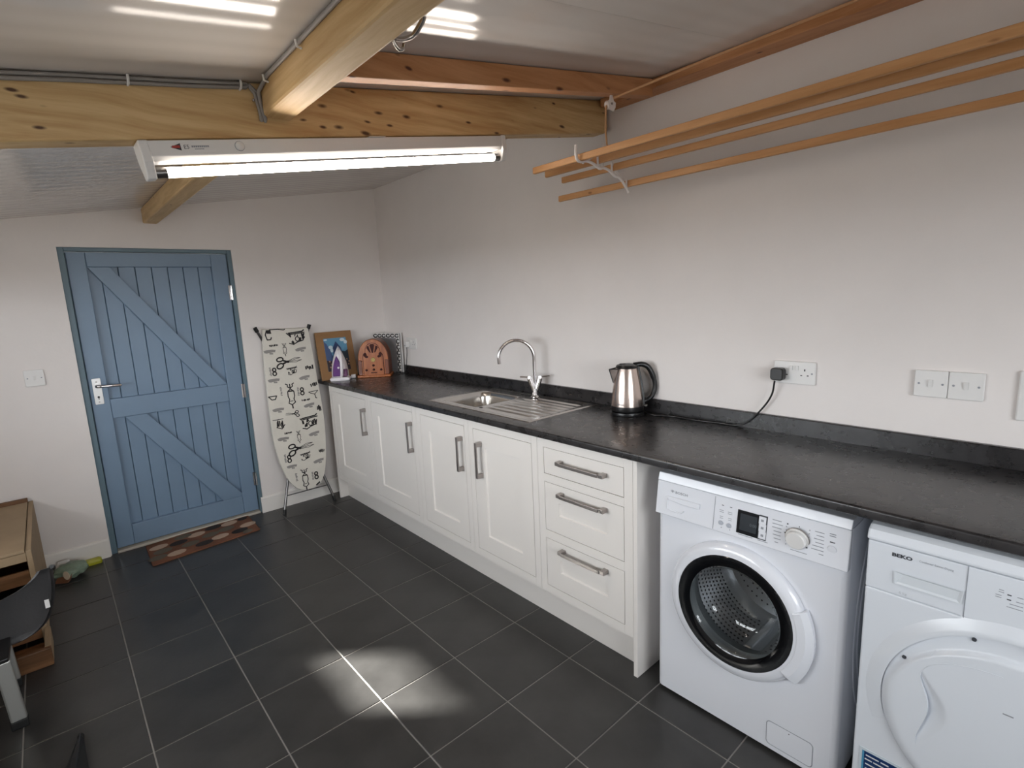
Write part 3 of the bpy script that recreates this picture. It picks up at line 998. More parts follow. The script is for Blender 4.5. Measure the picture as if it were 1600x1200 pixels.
MB().lathe(KC, (0, 0, 1), [(0.0, 0.2185), (0.050, 0.2185), (0.0515, 0.225), (0.047, 0.232), (0.03, 0.2365), (0.0, 0.238)], 40).build('lid', m_black, kt, smooth=35)
MB().lathe(KC - RT * 0.02 + V((0, 0, .2365)), (0, 0, 1), [(0.016, -0.003), (0.015, 0.0015), (0.0, 0.002)], 20).build('lid_button', m_blackr, kt, smooth=40)
H = RT
CR = V((0.663, 0.747, 0))
sp = []
for (dd, hh, wd) in ((0.040, 0.216, 0.030), (0.082, 0.214, 0.004)):
    pass
A = KC - H * 0.045
tipk = KC - H * 0.083 + V((0, 0, 0.214))
bt = KC - H * 0.064 + V((0, 0, 0.150))
P_ = [A + CR * 0.028 + V((0, 0, .217)), tipk, A - CR * 0.028 + V((0, 0, .217)), bt]
I_ = KC - H * 0.03 + V((0, 0, 0.2))
raw([tuple(p) for p in P_], [(0, 1, 3), (1, 2, 3)], 'spout', m_kettle, kt)
MB().tube([P_[0], P_[1], P_[2]], 0.0022, 8).tube([P_[1], P_[3]], 0.0022, 8).build('spout_rim', m_black, kt, smooth=50)
hp_ = [KC + H * 0.030 + V((0, 0, .229)), KC + H * 0.070 + V((0, 0, .232)), KC + H * 0.100 + V((0, 0, .215)), KC + H * 0.122 + V((0, 0, .170)), KC + H * 0.130 + V((0, 0, .125)), KC + H * 0.118 + V((0, 0, .085)), KC + H * 0.092 + V((0, 0, .062)), KC + H * 0.070 + V((0, 0, .060))]
MB().tube(spline(hp_, 5), [0.012] * 6 + [0.0125] * 10 + [0.0105] * 14 + [0.009] * 6, 14).build('handle', m_black, kt, smooth=60)
MB().loft([[KC + H * (r + o) + CR * c_ * wd + V((0, 0, z)) for o, c_ in ((-0.006, -1), (0.007, -1), (0.007, 1), (-0.006, 1))] for r, z, wd in ((0.0735, 0.044, 0.014), (0.070, 0.09, 0.013), (0.0625, 0.15, 0.011), (0.052, 0.205, 0.011), (0.047, 0.226, 0.012))]).build('handle_strip', m_black, kt, bevel=0.002)
MB().lathe(KC + H * 0.084 + V((0, 0, 0.0345)), (0, 0, 1), [(0.0, 0), (0.009, 0), (0.010, 0.006), (0.0, 0.008)], 14).build('switch_lever', M('grey_switch', '#8e8a86', 0.4), kt, smooth=40)
MB().obox(KC + (-CR * 0.8 - H * 0.6).normalized() * 0.0738 + V((0, 0, .056)), (CR * -0.6 + H * 0.8) * 0.016, (CR * 0.8 + H * 0.6) * .0004, (0, 0, 0.0016)).build('small_print', m_print, kt)

# ================================================================ ELECTRICAL PLATES
def plate_x(name, label, cat, y0, y1, z0, z1, kind, group=None):
    """wall plate on the right wall (x = 0), y0 > y1"""
    t = thing(name, label, cat, (-0.001, (y0 + y1) / 2, z0), group)
    MB().prism([(-0.0005, y, z) for y, z in rrect(y1, z0, y0, z1, 0.005)], (-0.0095, 0, 0)).build('plate', m_wplas, t, bevel=0.0025)
    zm, ym = (z0 + z1) / 2, (y0 + y1) / 2
    if kind == 'socket':
        for s_ in (1, -1):
            yc = ym + s_ * 0.037
            mb = MB().box(-0.0094, yc - .002, zm + .008, -0.0104, yc + .002, zm + .016)
            mb.box(-0.0094, yc - .0145, zm - .010, -0.0104, yc - .008, zm - .0065).box(-0.0094, yc + .008, zm - .010, -0.0104, yc + .0145, zm - .0065)
            mb.build('pin_slots', m_drumh, t)
            MB().box(-0.0095, ym + s_ * .010 - .005, zm + .010, -0.0145, ym + s_ * .010 + .005, zm + .027).build('rocker', m_wplas, t, bevel=0.001)
        ss = ((y0 - .012, zm), (y1 + .012, zm))
    else:
        MB().prism([(-0.0095, ym - .006, zm - .010), (-0.0125, ym - .006, zm - .010), (-0.0150, ym - .006, zm + .013), (-0.0095, ym - .006, zm + .013)], (0, .012, 0)).build('rocker', m_wplas, t)
        ss = ((y0 - .013, zm), (y1 + .013, zm))
    for (y, z) in ss:
        MB().lathe((-0.0098, y, z), (-1, 0, 0), [(0.0035, 0), (0.003, 0.001), (0, 0.0012)], 12).build('screw', m_print, t)
    return t


plate_x('double_socket', 'white double socket with the black kettle plug in it', 'socket', -3.113, -3.261, 1.105, 1.191, 'socket')
plate_x('double_socket', 'white double socket in the corner behind the wooden radio', 'socket', -0.335, -0.481, 1.104, 1.190, 'socket')
plate_x('light_switch', 'white switch plate right of the kettle socket, left one of a pair', 'switch', -3.556, -3.6425, 1.103, 1.189, 'switch')
plate_x('light_switch', 'white switch plate right of the kettle socket, right one of a pair', 'switch', -3.6435, -3.730, 1.103, 1.189, 'switch')
t = thing('wall_box', 'white plastic wall box cut off by the right picture edge', 'wall box', (-0.001, -3.87, 1.056))
MB().prism([(-0.0005, y, z) for y, z in rrect(-3.947, 1.057, -3.803, 1.205, 0.006)], (-0.009, 0, 0)).build('cover', m_wplas, t, bevel=0.004)
MB().box(-0.0095, -3.93, 1.10, -0.012, -3.83, 1.16).build('flap', m_wplas, t, bevel=0.001)
t = thing('light_switch', 'white light switch on the wall left of the blue door', 'switch', (-2.182, -0.001, 1.095))
MB().prism([(x, -0.0005, z) for x, z in rrect(-2.224, 1.094, -2.139, 1.186, 0.005)], (0, -0.0095, 0)).build('plate', m_wplas, t, bevel=0.0025)
MB().prism([(-2.187, -0.0095, 1.128), (-2.187, -0.0125, 1.128), (-2.187, -0.015, 1.152), (-2.187, -0.0095, 1.152)], (0.012, 0, 0)).build('rocker', m_wplas, t)
for x in (-2.211, -2.152):
    MB().lathe((x, -0.0098, 1.14), (0, -1, 0), [(0.0035, 0), (0.003, 0.001), (0, 0.0012)], 12).build('screw', m_print, t)

# ================================================================ WASHING MACHINE
WXF, WY0, WY1 = -0.556, -2.955, -3.556
WZ0, WZ1 = 0.014, 0.847
wm = thing('washing_machine', 'white front-loading washing machine with black-ringed glass door', 'washing machine', (-0.3, (WY0 + WY1) / 2, 0))
ym, dz, Rk = -3.244, 0.447, 0.188
# body shell with round hole in the front
mb = MB()
r_ = 0.018
nseg = 64
hole = 0.176
front = []
rect = []
ZB, ZT = WZ0 + 0.0, 0.703
for i in range(nseg):
    a = 2 * PI * i / nseg
    front.append((WXF, ym + hole * math.cos(a), dz + hole * math.sin(a)))
    c_, s_ = math.cos(a), math.sin(a)
    k = 1e9
    if c_ > 1e-6: k = min(k, (WY0 - r_ - ym) / c_)
    if c_ < -1e-6: k = min(k, (WY1 + r_ - ym) / c_)
    if s_ > 1e-6: k = min(k, (ZT - dz) / s_)
    if s_ < -1e-6: k = min(k, (ZB - dz) / s_)
    rect.append((WXF, ym + k * c_, dz + k * s_))
vs = front + rect
fs = [(i, (i + 1) % nseg, (i + 1) % nseg + nseg, i + nseg) for i in range(nseg)]
k = len(vs)
corn = [(WY0 - r_, ZB), (WY0 - r_, ZT), (WY1 + r_, ZT), (WY1 + r_, ZB)]
for (cy, cz) in corn:
    j = min(range(nseg), key=lambda q: (rect[q][1] - cy) ** 2 + (rect[q][2] - cz) ** 2)
    # fan the corner
    vs.append((WXF, cy, cz))
    for q in (-3, -2, -1, 0, 1, 2):
        a, b_ = (j + q) % nseg, (j + q + 1) % nseg
        fs.append((nseg + a, nseg + b_, len(vs) - 1))
# sides: rounded front vertical edges, then side, back, top and bottom
prof = [(WXF, WY0 - r_)] + [(WXF + r_ - r_ * math.cos(a), WY0 - r_ + r_ * math.sin(a)) for a in (PI / 6, PI / 3, PI / 2)] + [(-0.03, WY0), (-0.03, WY1)] + [(WXF + r_ - r_ * math.cos(a), WY1 + r_ - r_ * math.sin(a)) for a in (PI / 2, PI / 3, PI / 6)] + [(WXF, WY1 + r_)]
k = len(vs)
for z in (WZ0, 0.82):
    vs += [(p[0], p[1], z) for p in prof]
n_ = len(prof)
for i in range(n_ - 1):
    fs.append((k + i, k + i + 1, k + n_ + i + 1, k + n_ + i))
fs.append(tuple(range(k + n_, k + 2 * n_)))
raw(vs, fs, 'body', m_white, wm, smooth=40)
# pressed swage on the visible side wall
mb = MB()
for rr_ in (0.17, 0.215):
    mb.tube([(-0.30 + rr_ * math.cos(a) * 0.8, WY1 + 0.0005, 0.46 + rr_ * 1.5 * math.sin(a)) for a in [2 * PI * i / 40 for i in range(40)]], 0.004, 8, closed=True)
mb.build('side_swage', m_white, wm, smooth=60)
for y in (WY0 - 0.05, WY1 + 0.05):
    for x in (WXF + .05, -0.08):
        MB().lathe((x, y, 0), (0, 0, 1), [(0, 0.0006), (0.018, 0.0006), (0.018, 0.008), (0.008, 0.009), (0.008, 0.015)], 14).build('foot', m_blackr, wm)
# worktop lid of the machine and slanting control fascia
MB().prism([(WXF + 0.0075, WY0, WZ1), (WXF - 0.002, WY0, 0.8205), (-0.03, WY0, 0.8205), (-0.03, WY0, WZ1)], (0, WY1 - WY0, 0)).build('top_cover', m_white, wm, bevel=0.002)
FZ0, FZ1, FD = 0.704, 0.8195, 0.017


def fx_(z):
    return WXF - 0.0015 - FD * (FZ1 - z) / (FZ1 - FZ0)


def fas(y, z, off=0.0):
    """point measured on the plane x=WXF, carried along the sight line to the slanted fascia"""
    x = WXF
    for _ in range(4):
        k = (x - CAM[0]) / (WXF - CAM[0])
        yy, zz = CAM[1] + (y - CAM[1]) * k, CAM[2] + (z - CAM[2]) * k
        x = fx_(min(max(zz, FZ0), FZ1))
    return V((x - off, yy, zz))


fz = MB().prism([(fx_(FZ0), 0, FZ0), (fx_(FZ1), 0, FZ1), (WXF + 0.01, 0, FZ1), (WXF + 0.01, 0, FZ0 - 0.002), (fx_(FZ0) + .006, 0, FZ0 - .002)], (0, WY1 - WY0, 0))
fz.v = [(x, y + WY0, z) for x, y, z in fz.v]
fo = fz.build('fascia', m_white, wm, bevel=0.003)
FZD = V((-(FD) / (FZ1 - FZ0) * -1, 0, 1)).normalized()
FYD = V((0, -1, 0))
FN = V((-1, 0, -FD / (FZ1 - FZ0))).normalized()


def fbox(mb, y, z, wy, hz, th, off=0.0):
    p = fas(y, z) + FN * (th / 2 + off)
    return mb.obox(p, FYD * wy / 2, FZD * hz / 2, FN * th / 2)


# detergent drawer joint, handle
fbox(MB(), -3.165, 0.757, 0.0016, 0.108, 0.0006).build('drawer_joint', m_print, fo)
q = MB()
pts = [fas(-2.991, 0.770), fas(-3.116, 0.772), fas(-3.114, 0.752), fas(-3.05, 0.752), fas(-2.999, 0.757)]
q.prism([p + FN * 0.0 for p in pts], FN * 0.006)
q.build('drawer_handle', m_white, fo, bevel=0.0025)
MB().tube([fas(-2.993, 0.757, .001), fas(-2.991, 0.722, .001), fas(-3.01, 0.717, .001), fas(-3.045, 0.7185, .001), fas(-3.056, 0.728, .001)], 0.0022, 8).build('drawer_grip', m_white, fo, smooth=60)
fbox(MB(), -3.275, 0.7525, 0.066, 0.073, 0.0012).build('display', m_disp, fo)
fbox(MB(), -3.277, 0.7535, 0.052, 0.052, 0.0004, 0.0012).build('screen', m_dispg, fo)
text('0:00', 0.013, fas(-3.281, 0.746) + FN * 0.0021, FYD, FZD, M('dim_digits', '#4c545b', 0.5), fo)
fbox(MB(), -3.321, 0.753, 0.0245, 0.075, 0.0008).build('button_surround', m_printd, fo)
for z in (0.777, 0.753, 0.729):
    fbox(MB(), -3.3205, z, 0.0215, 0.0225, 0.0022, .0006).build('button', m_white, fo, bevel=0.0008)
    fbox(MB(), -3.3205, z, 0.008, 0.007, 0.0003, .0028).build('small_print', m_print, fo)
kn = MB().lathe(fas(-3.420, 0.752), FN, [(0.0315, 0.0), (0.0315, 0.004), (0.029, 0.006), (0.0275, 0.006), (0.0265, 0.017), (0.024, 0.0195), (0.0, 0.0198)], 40).build('programme_knob', m_wplas, fo, smooth=35)
MB().lathe(fas(-3.420, 0.752), FN, [(0.0335, 0.0), (0.0335, 0.0025), (0.0312, 0.0025)], 40).build('knob_ring', m_handle, fo, smooth=35)
kc = fas(-3.420, 0.752)
MB().obox(kc + FN * 0.0199 + FZD * 0.018, FYD * .0007, FZD * 0.005, FN * 0.0003).build('pointer', m_printd, kn)
for (y, z) in ((-3.188, .728), (-3.2155, .726)):
    MB().lathe(fas(y, z), FN, [(0.0085, 0), (0.008, 0.002), (0, 0.0026)], 20).build('round_button', M('silver_button', '#b5b9c2', 0.3), fo, smooth=40)
MB().lathe(fas(-3.511, 0.749), FN, [(0.012, 0), (0.011, 0.0022), (0, 0.0028)], 20).build('round_button', m_white, fo, smooth=40)
pr, pd = MB(), MB()
for (y, z) in ((-3.194, .790), (-3.221, .790)):
    fbox(pd, y, z, 0.007, 0.0022, 0.0003)
fbox(pd, -3.511, 0.770, 0.013, 0.0028, 0.0003)
for (y, z) in ((-3.392, .788), (-3.386, .759), (-3.446, .732)):
    fbox(pd, y, z, 0.0042, 0.004, 0.0003)
fbox(pd, -3.424, 0.789, 0.002, 0.003, 0.0003)
for i in range(7):
    z = 0.789 - i * 0.0115
    fbox(pr, -3.362 - 0.002 * (i % 2), z, (0.026, 0.03, 0.027, 0.022, 0.022, 0.02, 0.010)[i], 0.0022, 0.0003)
for i in range(7):
    z = 0.789 - i * 0.0108
    wv = (0.024, 0.02, 0.026, 0.022, 0.03, 0.032, 0.012)[i]
    fbox(pr, -3.490 + wv / 2, z, wv, 0.0022, 0.0003)
for i in range(6):
    fbox(pr, -3.452 + 0.001 * i, 0.787 - i * 0.011, 0.003, 0.003, 0.0003)
    fbox(pr, -3.389, 0.779 - i * 0.011, 0.003, 0.003, 0.0003)
for y in (-3.190, -3.218):
    for z in (0.772, 0.766, 0.751, 0.745):
        fbox(pr, y, z, 0.014 - 0.003 * ((z * 1000) % 2), 0.0016, 0.0003)
    fbox(pr, y, 0.713, 0.003, 0.003, 0.0003)
for z in (0.794, 0.788):
    fbox(pr, -3.511, z, 0.016, 0.0026, 0.0003)
fbox(pr, -3.268, 0.709, 0.045, 0.0022, 0.0003)
fbox(pr, -3.322, 0.709, 0.03, 0.0018, 0.0003)
fbox(pr, -3.425, 0.712, 0.045, 0.0018, 0.0003)
pr.build('small_print', m_print, fo)
pd.build('small_print', m_printd, fo)
lg = fas(-3.012, 0.789)
MB().lathe(lg + FN * .0004, FN, [(0.0062, 0), (0.0062, 0.0003), (0.005, 0.0003)], 20).obox(lg + FN * .0006, FYD * .0012, FZD * 0.004, FN * 0.0002).obox(lg + FN * .0006, FYD * .004, FZD * 0.0008, FN * 0.0002).build('emblem', m_print, fo)
text('BOSCH', 0.0115, fas(-3.0225, 0.7845) + FN * .0006, FYD, FZD, m_print, fo, bold=0.0003, xs=1.25)
# door
DC = V((WXF, ym, dz))
AX = V((-1, 0, 0))
do = MB().lathe(DC, AX, [(0.226, 0.0005), (0.226, 0.010), (0.222, 0.018), (0.210, 0.026), (0.196, 0.029), (0.1885, 0.029)], 80).build('door_ring', m_white, wm, smooth=40)
do['label'] = 'white round door rim with grip'
MB().lathe(DC, AX, [(0.1885, 0.029), (0.186, 0.031), (0.176, 0.030), (0.158, 0.026), (0.149, 0.021)], 80).build('black_ring', m_bglass, do, smooth=40)
MB().lathe(DC, AX, [(0.150, 0.0215), (0.147, 0.0225), (0.143, 0.020), (0.139, 0.0), (0.132, -0.045), (0.118, -0.066), (0.09, -0.08), (0.05, -0.088), (0.0, -0.090)], 80).build('door_glass', m_glass, do, smooth=60)
# grip block on the right of the ring
ga, gb = -0.66, 0.42
loops = []
for i in range(15):
    a = ga + (gb - ga) * i / 14
    ex = 0.022 - 0.010 * i / 14
    L = []
    for (r, h) in ((0.196, 0.012), (0.226 + ex, 0.0006), (0.226 + ex, 0.018), (0.222, 0.029), (0.198, 0.0305)):
        L.append(DC + AX * h + V((0, -math.cos(a), math.sin(a))) * r)
    loops.append(L)
MB().loft(loops).build('door_grip', m_white, do, bevel=0.002)
# drum, gasket
MB().lathe(DC, AX, [(0.176, 0.002), (0.176, -0.010), (0.160, -0.03), (0.168, -0.06), (0.172, -0.075)], 64).build('gasket', m_gask, wm, smooth=50)
dm = MB().lathe(DC, AX, [(0.172, -0.075), (0.215, -0.085), (0.218, -0.33), (0.20, -0.36), (0.0, -0.37)], 64).build('drum', m_drum, wm, smooth=40)
mb = MB()
for i in range(96):
    for j in range(10):
        a = 2 * PI * (i + 0.5 * (j % 2)) / 96
        if abs(((a / (2 * PI) * 3) % 1) - 0.25) < 0.09:
            continue
        h = -0.105 - j * 0.022
        nrm = V((0, math.cos(a), math.sin(a)))
        tg = V((0, -math.sin(a), math.cos(a)))
        p = DC + AX * h + nrm * 0.2145
        mb.poly([p + tg * 0.0044 * math.cos(b_) + AX * 0.0044 * math.sin(b_) for b_ in [2 * PI * q / 6 for q in range(6)]])
for j in range(6):
    for i in range(8 + j * 8):
        a = 2 * PI * i / (8 + j * 8)
        r = 0.03 + j * 0.028
        p = DC + AX * -0.3585 + V((0, math.cos(a), math.sin(a))) * r
        mb.poly([p + V((0, math.cos(b_), math.sin(b_))) * 0.0038 for b_ in [2 * PI * q / 6 for q in range(6)]])
ho = mb.build('drum_holes', m_drumh, dm)
ho['kind'] = 'stuff'
for i in range(3):
    a = 2 * PI * (i + 0.25) / 3
    nrm = V((0, math.cos(a), math.sin(a)))
    tg = V((0, -math.sin(a), math.cos(a)))
    c_ = DC + nrm * 0.215
    MB().loft([[c_ + AX * -0.09 + tg * q for q in (-0.03, 0.03)] + [c_ + AX * -0.10 - nrm * 0.032 + tg * q for q in (0.012, -0.012)],
               [c_ + AX * -0.33 + tg * q for q in (-0.03, 0.03)] + [c_ + AX * -0.32 - nrm * 0.032 + tg * q for q in (0.012, -0.012)]]).build('drum_paddle', m_drum, dm, bevel=0.006)
# pump flap
MB().prism([(WXF - 0.0, y, z) for y, z in rrect(-3.492, 0.032, -3.358, 0.112, 0.012)], (-0.0016, 0, 0)).build('pump_flap', m_white, wm, bevel=0.0008)
MB().tube([(WXF - .0004, y, z) for y, z in rrect(-3.493, 0.031, -3.357, 0.113, 0.012)], 0.0011, 6, closed=True).build('flap_joint', m_print, wm)
MB().lathe((WXF - .0014, -3.425, 0.104), AX, [(0.0018, 0), (0.0018, 0.0006), (0, 0.0006)], 10).build('flap_notch', m_printd, wm)

# ================================================================ TUMBLE DRYER
DX, DY0, DY1 = -0.600, -3.605, -4.205
td = thing('tumble_dryer', 'white condenser tumble dryer with round solid door', 'tumble dryer', (-0.3, (DY0 + DY1) / 2, 0))
r_ = 0.012
MB().box(DX, DY0, 0.012, -0.04, DY1, 0.699).build('body', m_dry, td, bevel=0.004)
for y in (DY0 - 0.05, DY1 + 0.05):
    for x in (DX + .05, -0.09):
        MB().lathe((x, y, 0), (0, 0, 1), [(0, 0.0006), (0.018, 0.0006), (0.018, 0.008), (0.008, 0.009), (0.008, 0.013)], 14).build('foot', m_blackr, td)
fd = MB().box(DX, DY0, 0.6995, -0.04, DY1, 0.8275).build('fascia', m_dry, td, bevel=0.003)
pts = [(DX - .004, 0.829), (DX - .004, 0.838), (DX + .004, 0.856), (DX + .02, 0.865), (DX + .05, 0.868), (-0.04, 0.868), (-0.04, 0.829)]
tc_ = MB()
lp = []
for y, sx in ((DY0 + .003, 0.0), (DY1 - .003, 0.0)):
    lp.append([(p[0], y, p[1]) for p in pts])
tc_.loft(lp)
tc_.build('top_cover', m_dry, td, bevel=0.006, seg=3)


def dbox(mb, y, z, wy, hz, th=0.0004):
    return mb.box(DX - th, y - wy / 2, z - hz / 2, DX + 0.0001, y + wy / 2, z + hz / 2)


dbox(MB(), -3.8025, 0.763, 0.0016, 0.129, 0.0008).build('drawer_joint', m_print, fd)
# water drawer grip: sunk tray framed by a raised lip
pts = [(-3.666, 0.7625), (-3.798, 0.7625), (-3.794, 0.732), (-3.668, 0.732)]
q = [(-3.684, 0.7595), (-3.792, 0.7595), (-3.788, 0.737), (-3.672, 0.737)]
g_ = MB().loft([[(DX - .0026, y, z) for y, z in [(-3.6635, 0.7645), (-3.8, 0.7645), (-3.797, 0.7295), (-3.6655, 0.7295)]], [(DX - .0026, y, z) for y, z in pts], [(DX - .0004, y, z) for y, z in q]], cap0=False)
g_.build('drawer_grip', M('dryer_grip', '#cfd4d9', 0.4), fd)
text('BEKO', 0.0125, (DX - .0006, -3.657, 0.8015), (0, -1, 0), (0, 0, 1), m_printd, fd, bold=0.0006, xs=1.32)
text('Condenser Sensor Drying', 0.0072, (DX - .0006, -3.712, 0.8045), (0, -1, 0), (0, 0, 1), m_print, fd, xs=0.86)
text('6 kg', 0.010, (DX - .0006, -3.677, 0.707), (0, -1, 0), (0, 0, 1), M('pale_print', '#b4b8bd', 0.6), fd)
pr, pd = MB(), MB()
for (y, z) in ((-3.8745, .786), (-3.8745, .775), (-3.906, .753)):
    dbox(pd, y, z, 0.007, 0.0026)
for (y, z, w_) in ((-3.861, .793, .008), (-3.861, .788, .009), (-3.857, .780, .010), (-3.857, .775, .010), (-3.892, .786, .010), (-3.892, .775, .012), (-3.887, .766, .022), (-3.885, .758, .026), (-3.93, .786, .03), (-3.93, .775, .03)):
    dbox(pr, y, z, w_, 0.0016)
pr.build('small_print', m_print, fd)
pd.build('small_print', m_printd, fd)
MB().lathe((DX, -4.08, 0.763), AX, [(0.036, 0), (0.036, 0.004), (0.028, 0.006), (0.026, 0.02), (0.0, 0.021)], 36).build('programme_knob', m_wplas, fd, smooth=35)
# door: raised rim with crescent channel, dished face with S-shaped grip
ec = V((DX, -3.905, 0.430))
# swelling lip round the top of the door, fading out towards the sides
loops = []
for i in range(61):
    a = -0.35 + (PI + 0.7) * i / 60
    q = max(0.0, math.sin((a + 0.35) / (PI + 0.7) * PI)) ** 0.8
    L = []
    for (r, h) in ((0.2475, -0.002), (0.2480, 0.011 * q), (0.2535, 0.0125 * q), (0.262, 0.0095 * q), (0.278, 0.003 * q), (0.290, -0.002)):
        L.append(ec + AX * h + V((0, math.cos(a), math.sin(a))) * r)
    loops.append(L)
MB().loft(loops).build('door_surround', m_dry, td, smooth=40)
RD = 0.246
scurve = [(0.72, -3.80), (0.60, -3.762), (0.555, -3.745), (0.519, -3.737), (0.485, -3.746), (0.46, -3.754), (0.43, -3.757), (0.405, -3.753), (0.375, -3.745), (0.34, -3.739), (0.289, -3.752), (0.22, -3.80), (0.1, -3.87)]
sc_pts = spline([(y, 0, z) for z, y in scurve], 8)


def s_at(z):
    for p, q in zip(sc_pts, sc_pts[1:]):
        if q.z <= z <= p.z:
            k = (z - q.z) / max(1e-9, p.z - q.z)
            return q.x + (p.x - q.x) * k
    return -3.8


GW = 0.036


def grip(z):
    return max(0.0, math.sin(PI * min(1, max(0, (z - 0.325) / 0.205)))) ** 0.8


def door_h(y, z, d):
    r = math.hypot(y - ec.y, z - ec.z)
    h = 0.014
    if r > RD - 0.03:
        k = min(1, (r - RD + 0.03) / 0.03)
        h = 0.014 * math.sqrt(max(0, 1 - k * k))
    an = math.atan2(z - ec.z, y - ec.y)
    if 0.1 < an < PI - 0.1:
        q = math.sin((an - 0.1) / (PI - 0.2) * PI)
        wd = 0.040 * q
        if r > RD - wd - 0.008:
            h = min(h, 0.014 - 0.0125 * min(1, (r - RD + wd + 0.008) / 0.008))
    if d is not None:
        h -= 0.0128 * grip(z) * max(0.0, 1 - d / (0.004 + GW * grip(z))) ** 1.4
    return h


NR, N1, N2, N3 = 110, 12, 22, 60
vs, fs = [], []
for j in range(NR + 1):
    z = ec.z + RD * math.sin(-PI / 2 + PI * j / NR) * 0.9995
    hw = math.sqrt(max(1e-7, RD * RD - (z - ec.z) ** 2))
    yL, yR = ec.y + hw, ec.y - hw
    sy = min(max(s_at(z), yR + 0.2 * hw), yL - 0.1 * hw)
    s2 = max(sy - GW, yR + 0.1 * hw)
    row = [(yL + (sy - yL) * i / N1, None) for i in range(N1 + 1)] + [(sy + (s2 - sy) * (i / N2) ** 1.3, 1) for i in range(N2 + 1)] + [(s2 + (yR - s2) * i / N3, None) for i in range(1, N3 + 1)]
    for (y, f_) in row:
        vs.append((DX - max(0.0009, door_h(y, z, (sy - y) if f_ else None)), y, z))
    W_ = len(row)
for j in range(NR):
    for i in range(W_ - 1):
        a = j * W_ + i
        fs.append((a, a + 1, a + W_ + 1, a + W_))
ddo = raw(vs, fs, 'door', m_dry, td, smooth=55)
MB().tube([(DX - .0141, -3.737 - 0.16 * (1 - math.cos(a)) * 0.9, 0.519 + 0.075 * math.sin(a)) for a in [PI / 2 * i / 14 for i in range(15)]], 0.0007, 6).build('panel_crease', m_dry, ddo, smooth=60)
for (y, z) in ((-3.826, 0.655), (-3.700, 0.543)):
    MB().lathe((DX - 0.0015, y, z), AX, [(0.0045, -0.001), (0.0045, 0.003), (0, 0.0036)], 12).build('rubber_stop', m_printd, ddo)
MB().box(DX - 0.0146, -3.906, 0.506, DX - .0138, -3.888, 0.509).build('door_mark', m_print, ddo)
st_ = MB().box(DX - 0.0012, -3.860, 0.09, DX, -3.621, 0.230).build('sticker', M('sticker_silver', '#c6d0d6', 0.4), td)
st_['label'] = 'blue energy sticker with white lettering'
MB().box(DX - 0.0016, -3.850, 0.09, DX - .0012, -3.6285, 0.2225).build('sticker_field', M('sticker_blue', '#12305e', 0.4), st_)
MB().box(DX - 0.0018, -3.632, 0.09, DX - .0012, -3.6275, 0.2225).build('sticker_edge', M('sticker_cyan', '#4f93b5', 0.4), st_)
mb = MB()
for row, (z, segs) in enumerate(((0.212, ((3.636, .030), (3.670, .018))), (0.200, ((3.634, .017), (3.654, .026))), (0.186, ((3.636, .05),)), (0.172, ((3.636, .06),)))):
    for (y, l_) in segs:
        mb.box(DX - .0019, -y - l_, z - .0018, DX - .0016, -y, z + .0018)
mb.build('small_print', m_wplas, st_)

# ================================================================ THINGS IN THE CORNER
# ironing board leaning on the door wall
def IB(x, z, off=0.0):
    return V((x, -0.17 + 0.0833 * z - off, z))


ib = thing('ironing_board', 'ironing board in sewing-print cover leaning upright beside the blue door', 'ironing board', (-0.82, -0.17, 0))
outl = [(-0.969, 1.318), (-0.986, 1.15), (-0.996, 0.95), (-1.002, 0.75), (-1.004, 0.56), (-0.990, 0.41), (-0.962, 0.29), (-0.925, 0.205), (-0.882, 0.155), (-0.835, 0.135), (-0.785, 0.133), (-0.738, 0.146), (-0.700, 0.180), (-0.665, 0.265), (-0.642, 0.40), (-0.627, 0.56), (-0.626, 0.75), (-0.634, 0.93), (-0.643, 1.15), (-0.652, 1.310)]
base = spline([(x, 0, z) for x, z in outl], 3)
loops = []
cx, cz = -0.815, 0.72
for (sc_, off) in ((0.97, -0.030), (1.0, -0.024), (1.0, -0.008), (0.985, -0.001), (0.955, 0.0)):
    L = []
    for p in base:
        x = cx + (p.x - cx) * (1 - (1 - sc_) * 1.0)
        z = cz + (p.z - cz) * (1 - (1 - sc_) * 0.32)
        L.append(IB(x, z, off))
    loops.append(L)
cv = MB().loft(loops).build('padded_cover', m_cloth, ib, smooth=50)
# metal parts
for (a, b_) in (((-0.93, 0.26), (-1.006, 0.0)), ((-0.69, 0.24), (-0.632, 0.0))):
    p, q = IB(a[0], a[1], -0.036), V((b_[0], -0.174, 0.012))
    MB().tube([p, p + (q - p) * 0.5, q], 0.0095, 12).build('leg', m_tubeS, ib, smooth=50)
    d = (q - p).normalized()
    MB().tube([q - d * 0.028, q + V((0, 0, -0.0115))], 0.0125, 12).build('foot_cap', m_blackr, ib, smooth=40)
MB().tube([(-0.966, -0.150, 0.128), (-0.660, -0.152, 0.128)], 0.004, 10).build('cross_bar', m_tubeS, ib, smooth=50)
for (a, b_) in (((-1.012, 1.325), (-0.95, 1.20)), ((-0.643, 1.322), (-0.68, 1.20))):
    p, q = IB(a[0], a[1], -0.004), IB(b_[0], b_[1], -0.036)
    MB().tube([p, q], 0.009, 12).build('leg', m_tubeS, ib, smooth=50)
    d = (q - p).normalized()
    MB().tube([p - d * 0.010, p + d * 0.022], 0.013, 12).build('foot_cap', m_blackr, ib, smooth=40)
# printed motifs
OFF = 0.0007


def stroke(mb, pts, wd):
    wd *= 1.55
    P = [V((p[0], p[1], 0)) for p in pts]
    for a, b_ in zip(P, P[1:]):
        d = (b_ - a)
        if d.length < 1e-6:
            continue
        n = V((-d.y, d.x, 0)).normalized() * wd / 2
        e = d.normalized() * wd * 0.2
        mb.poly([IB(p.x, p.y, OFF) for p in (a - e - n, b_ + e - n, b_ + e + n, a - e + n)])


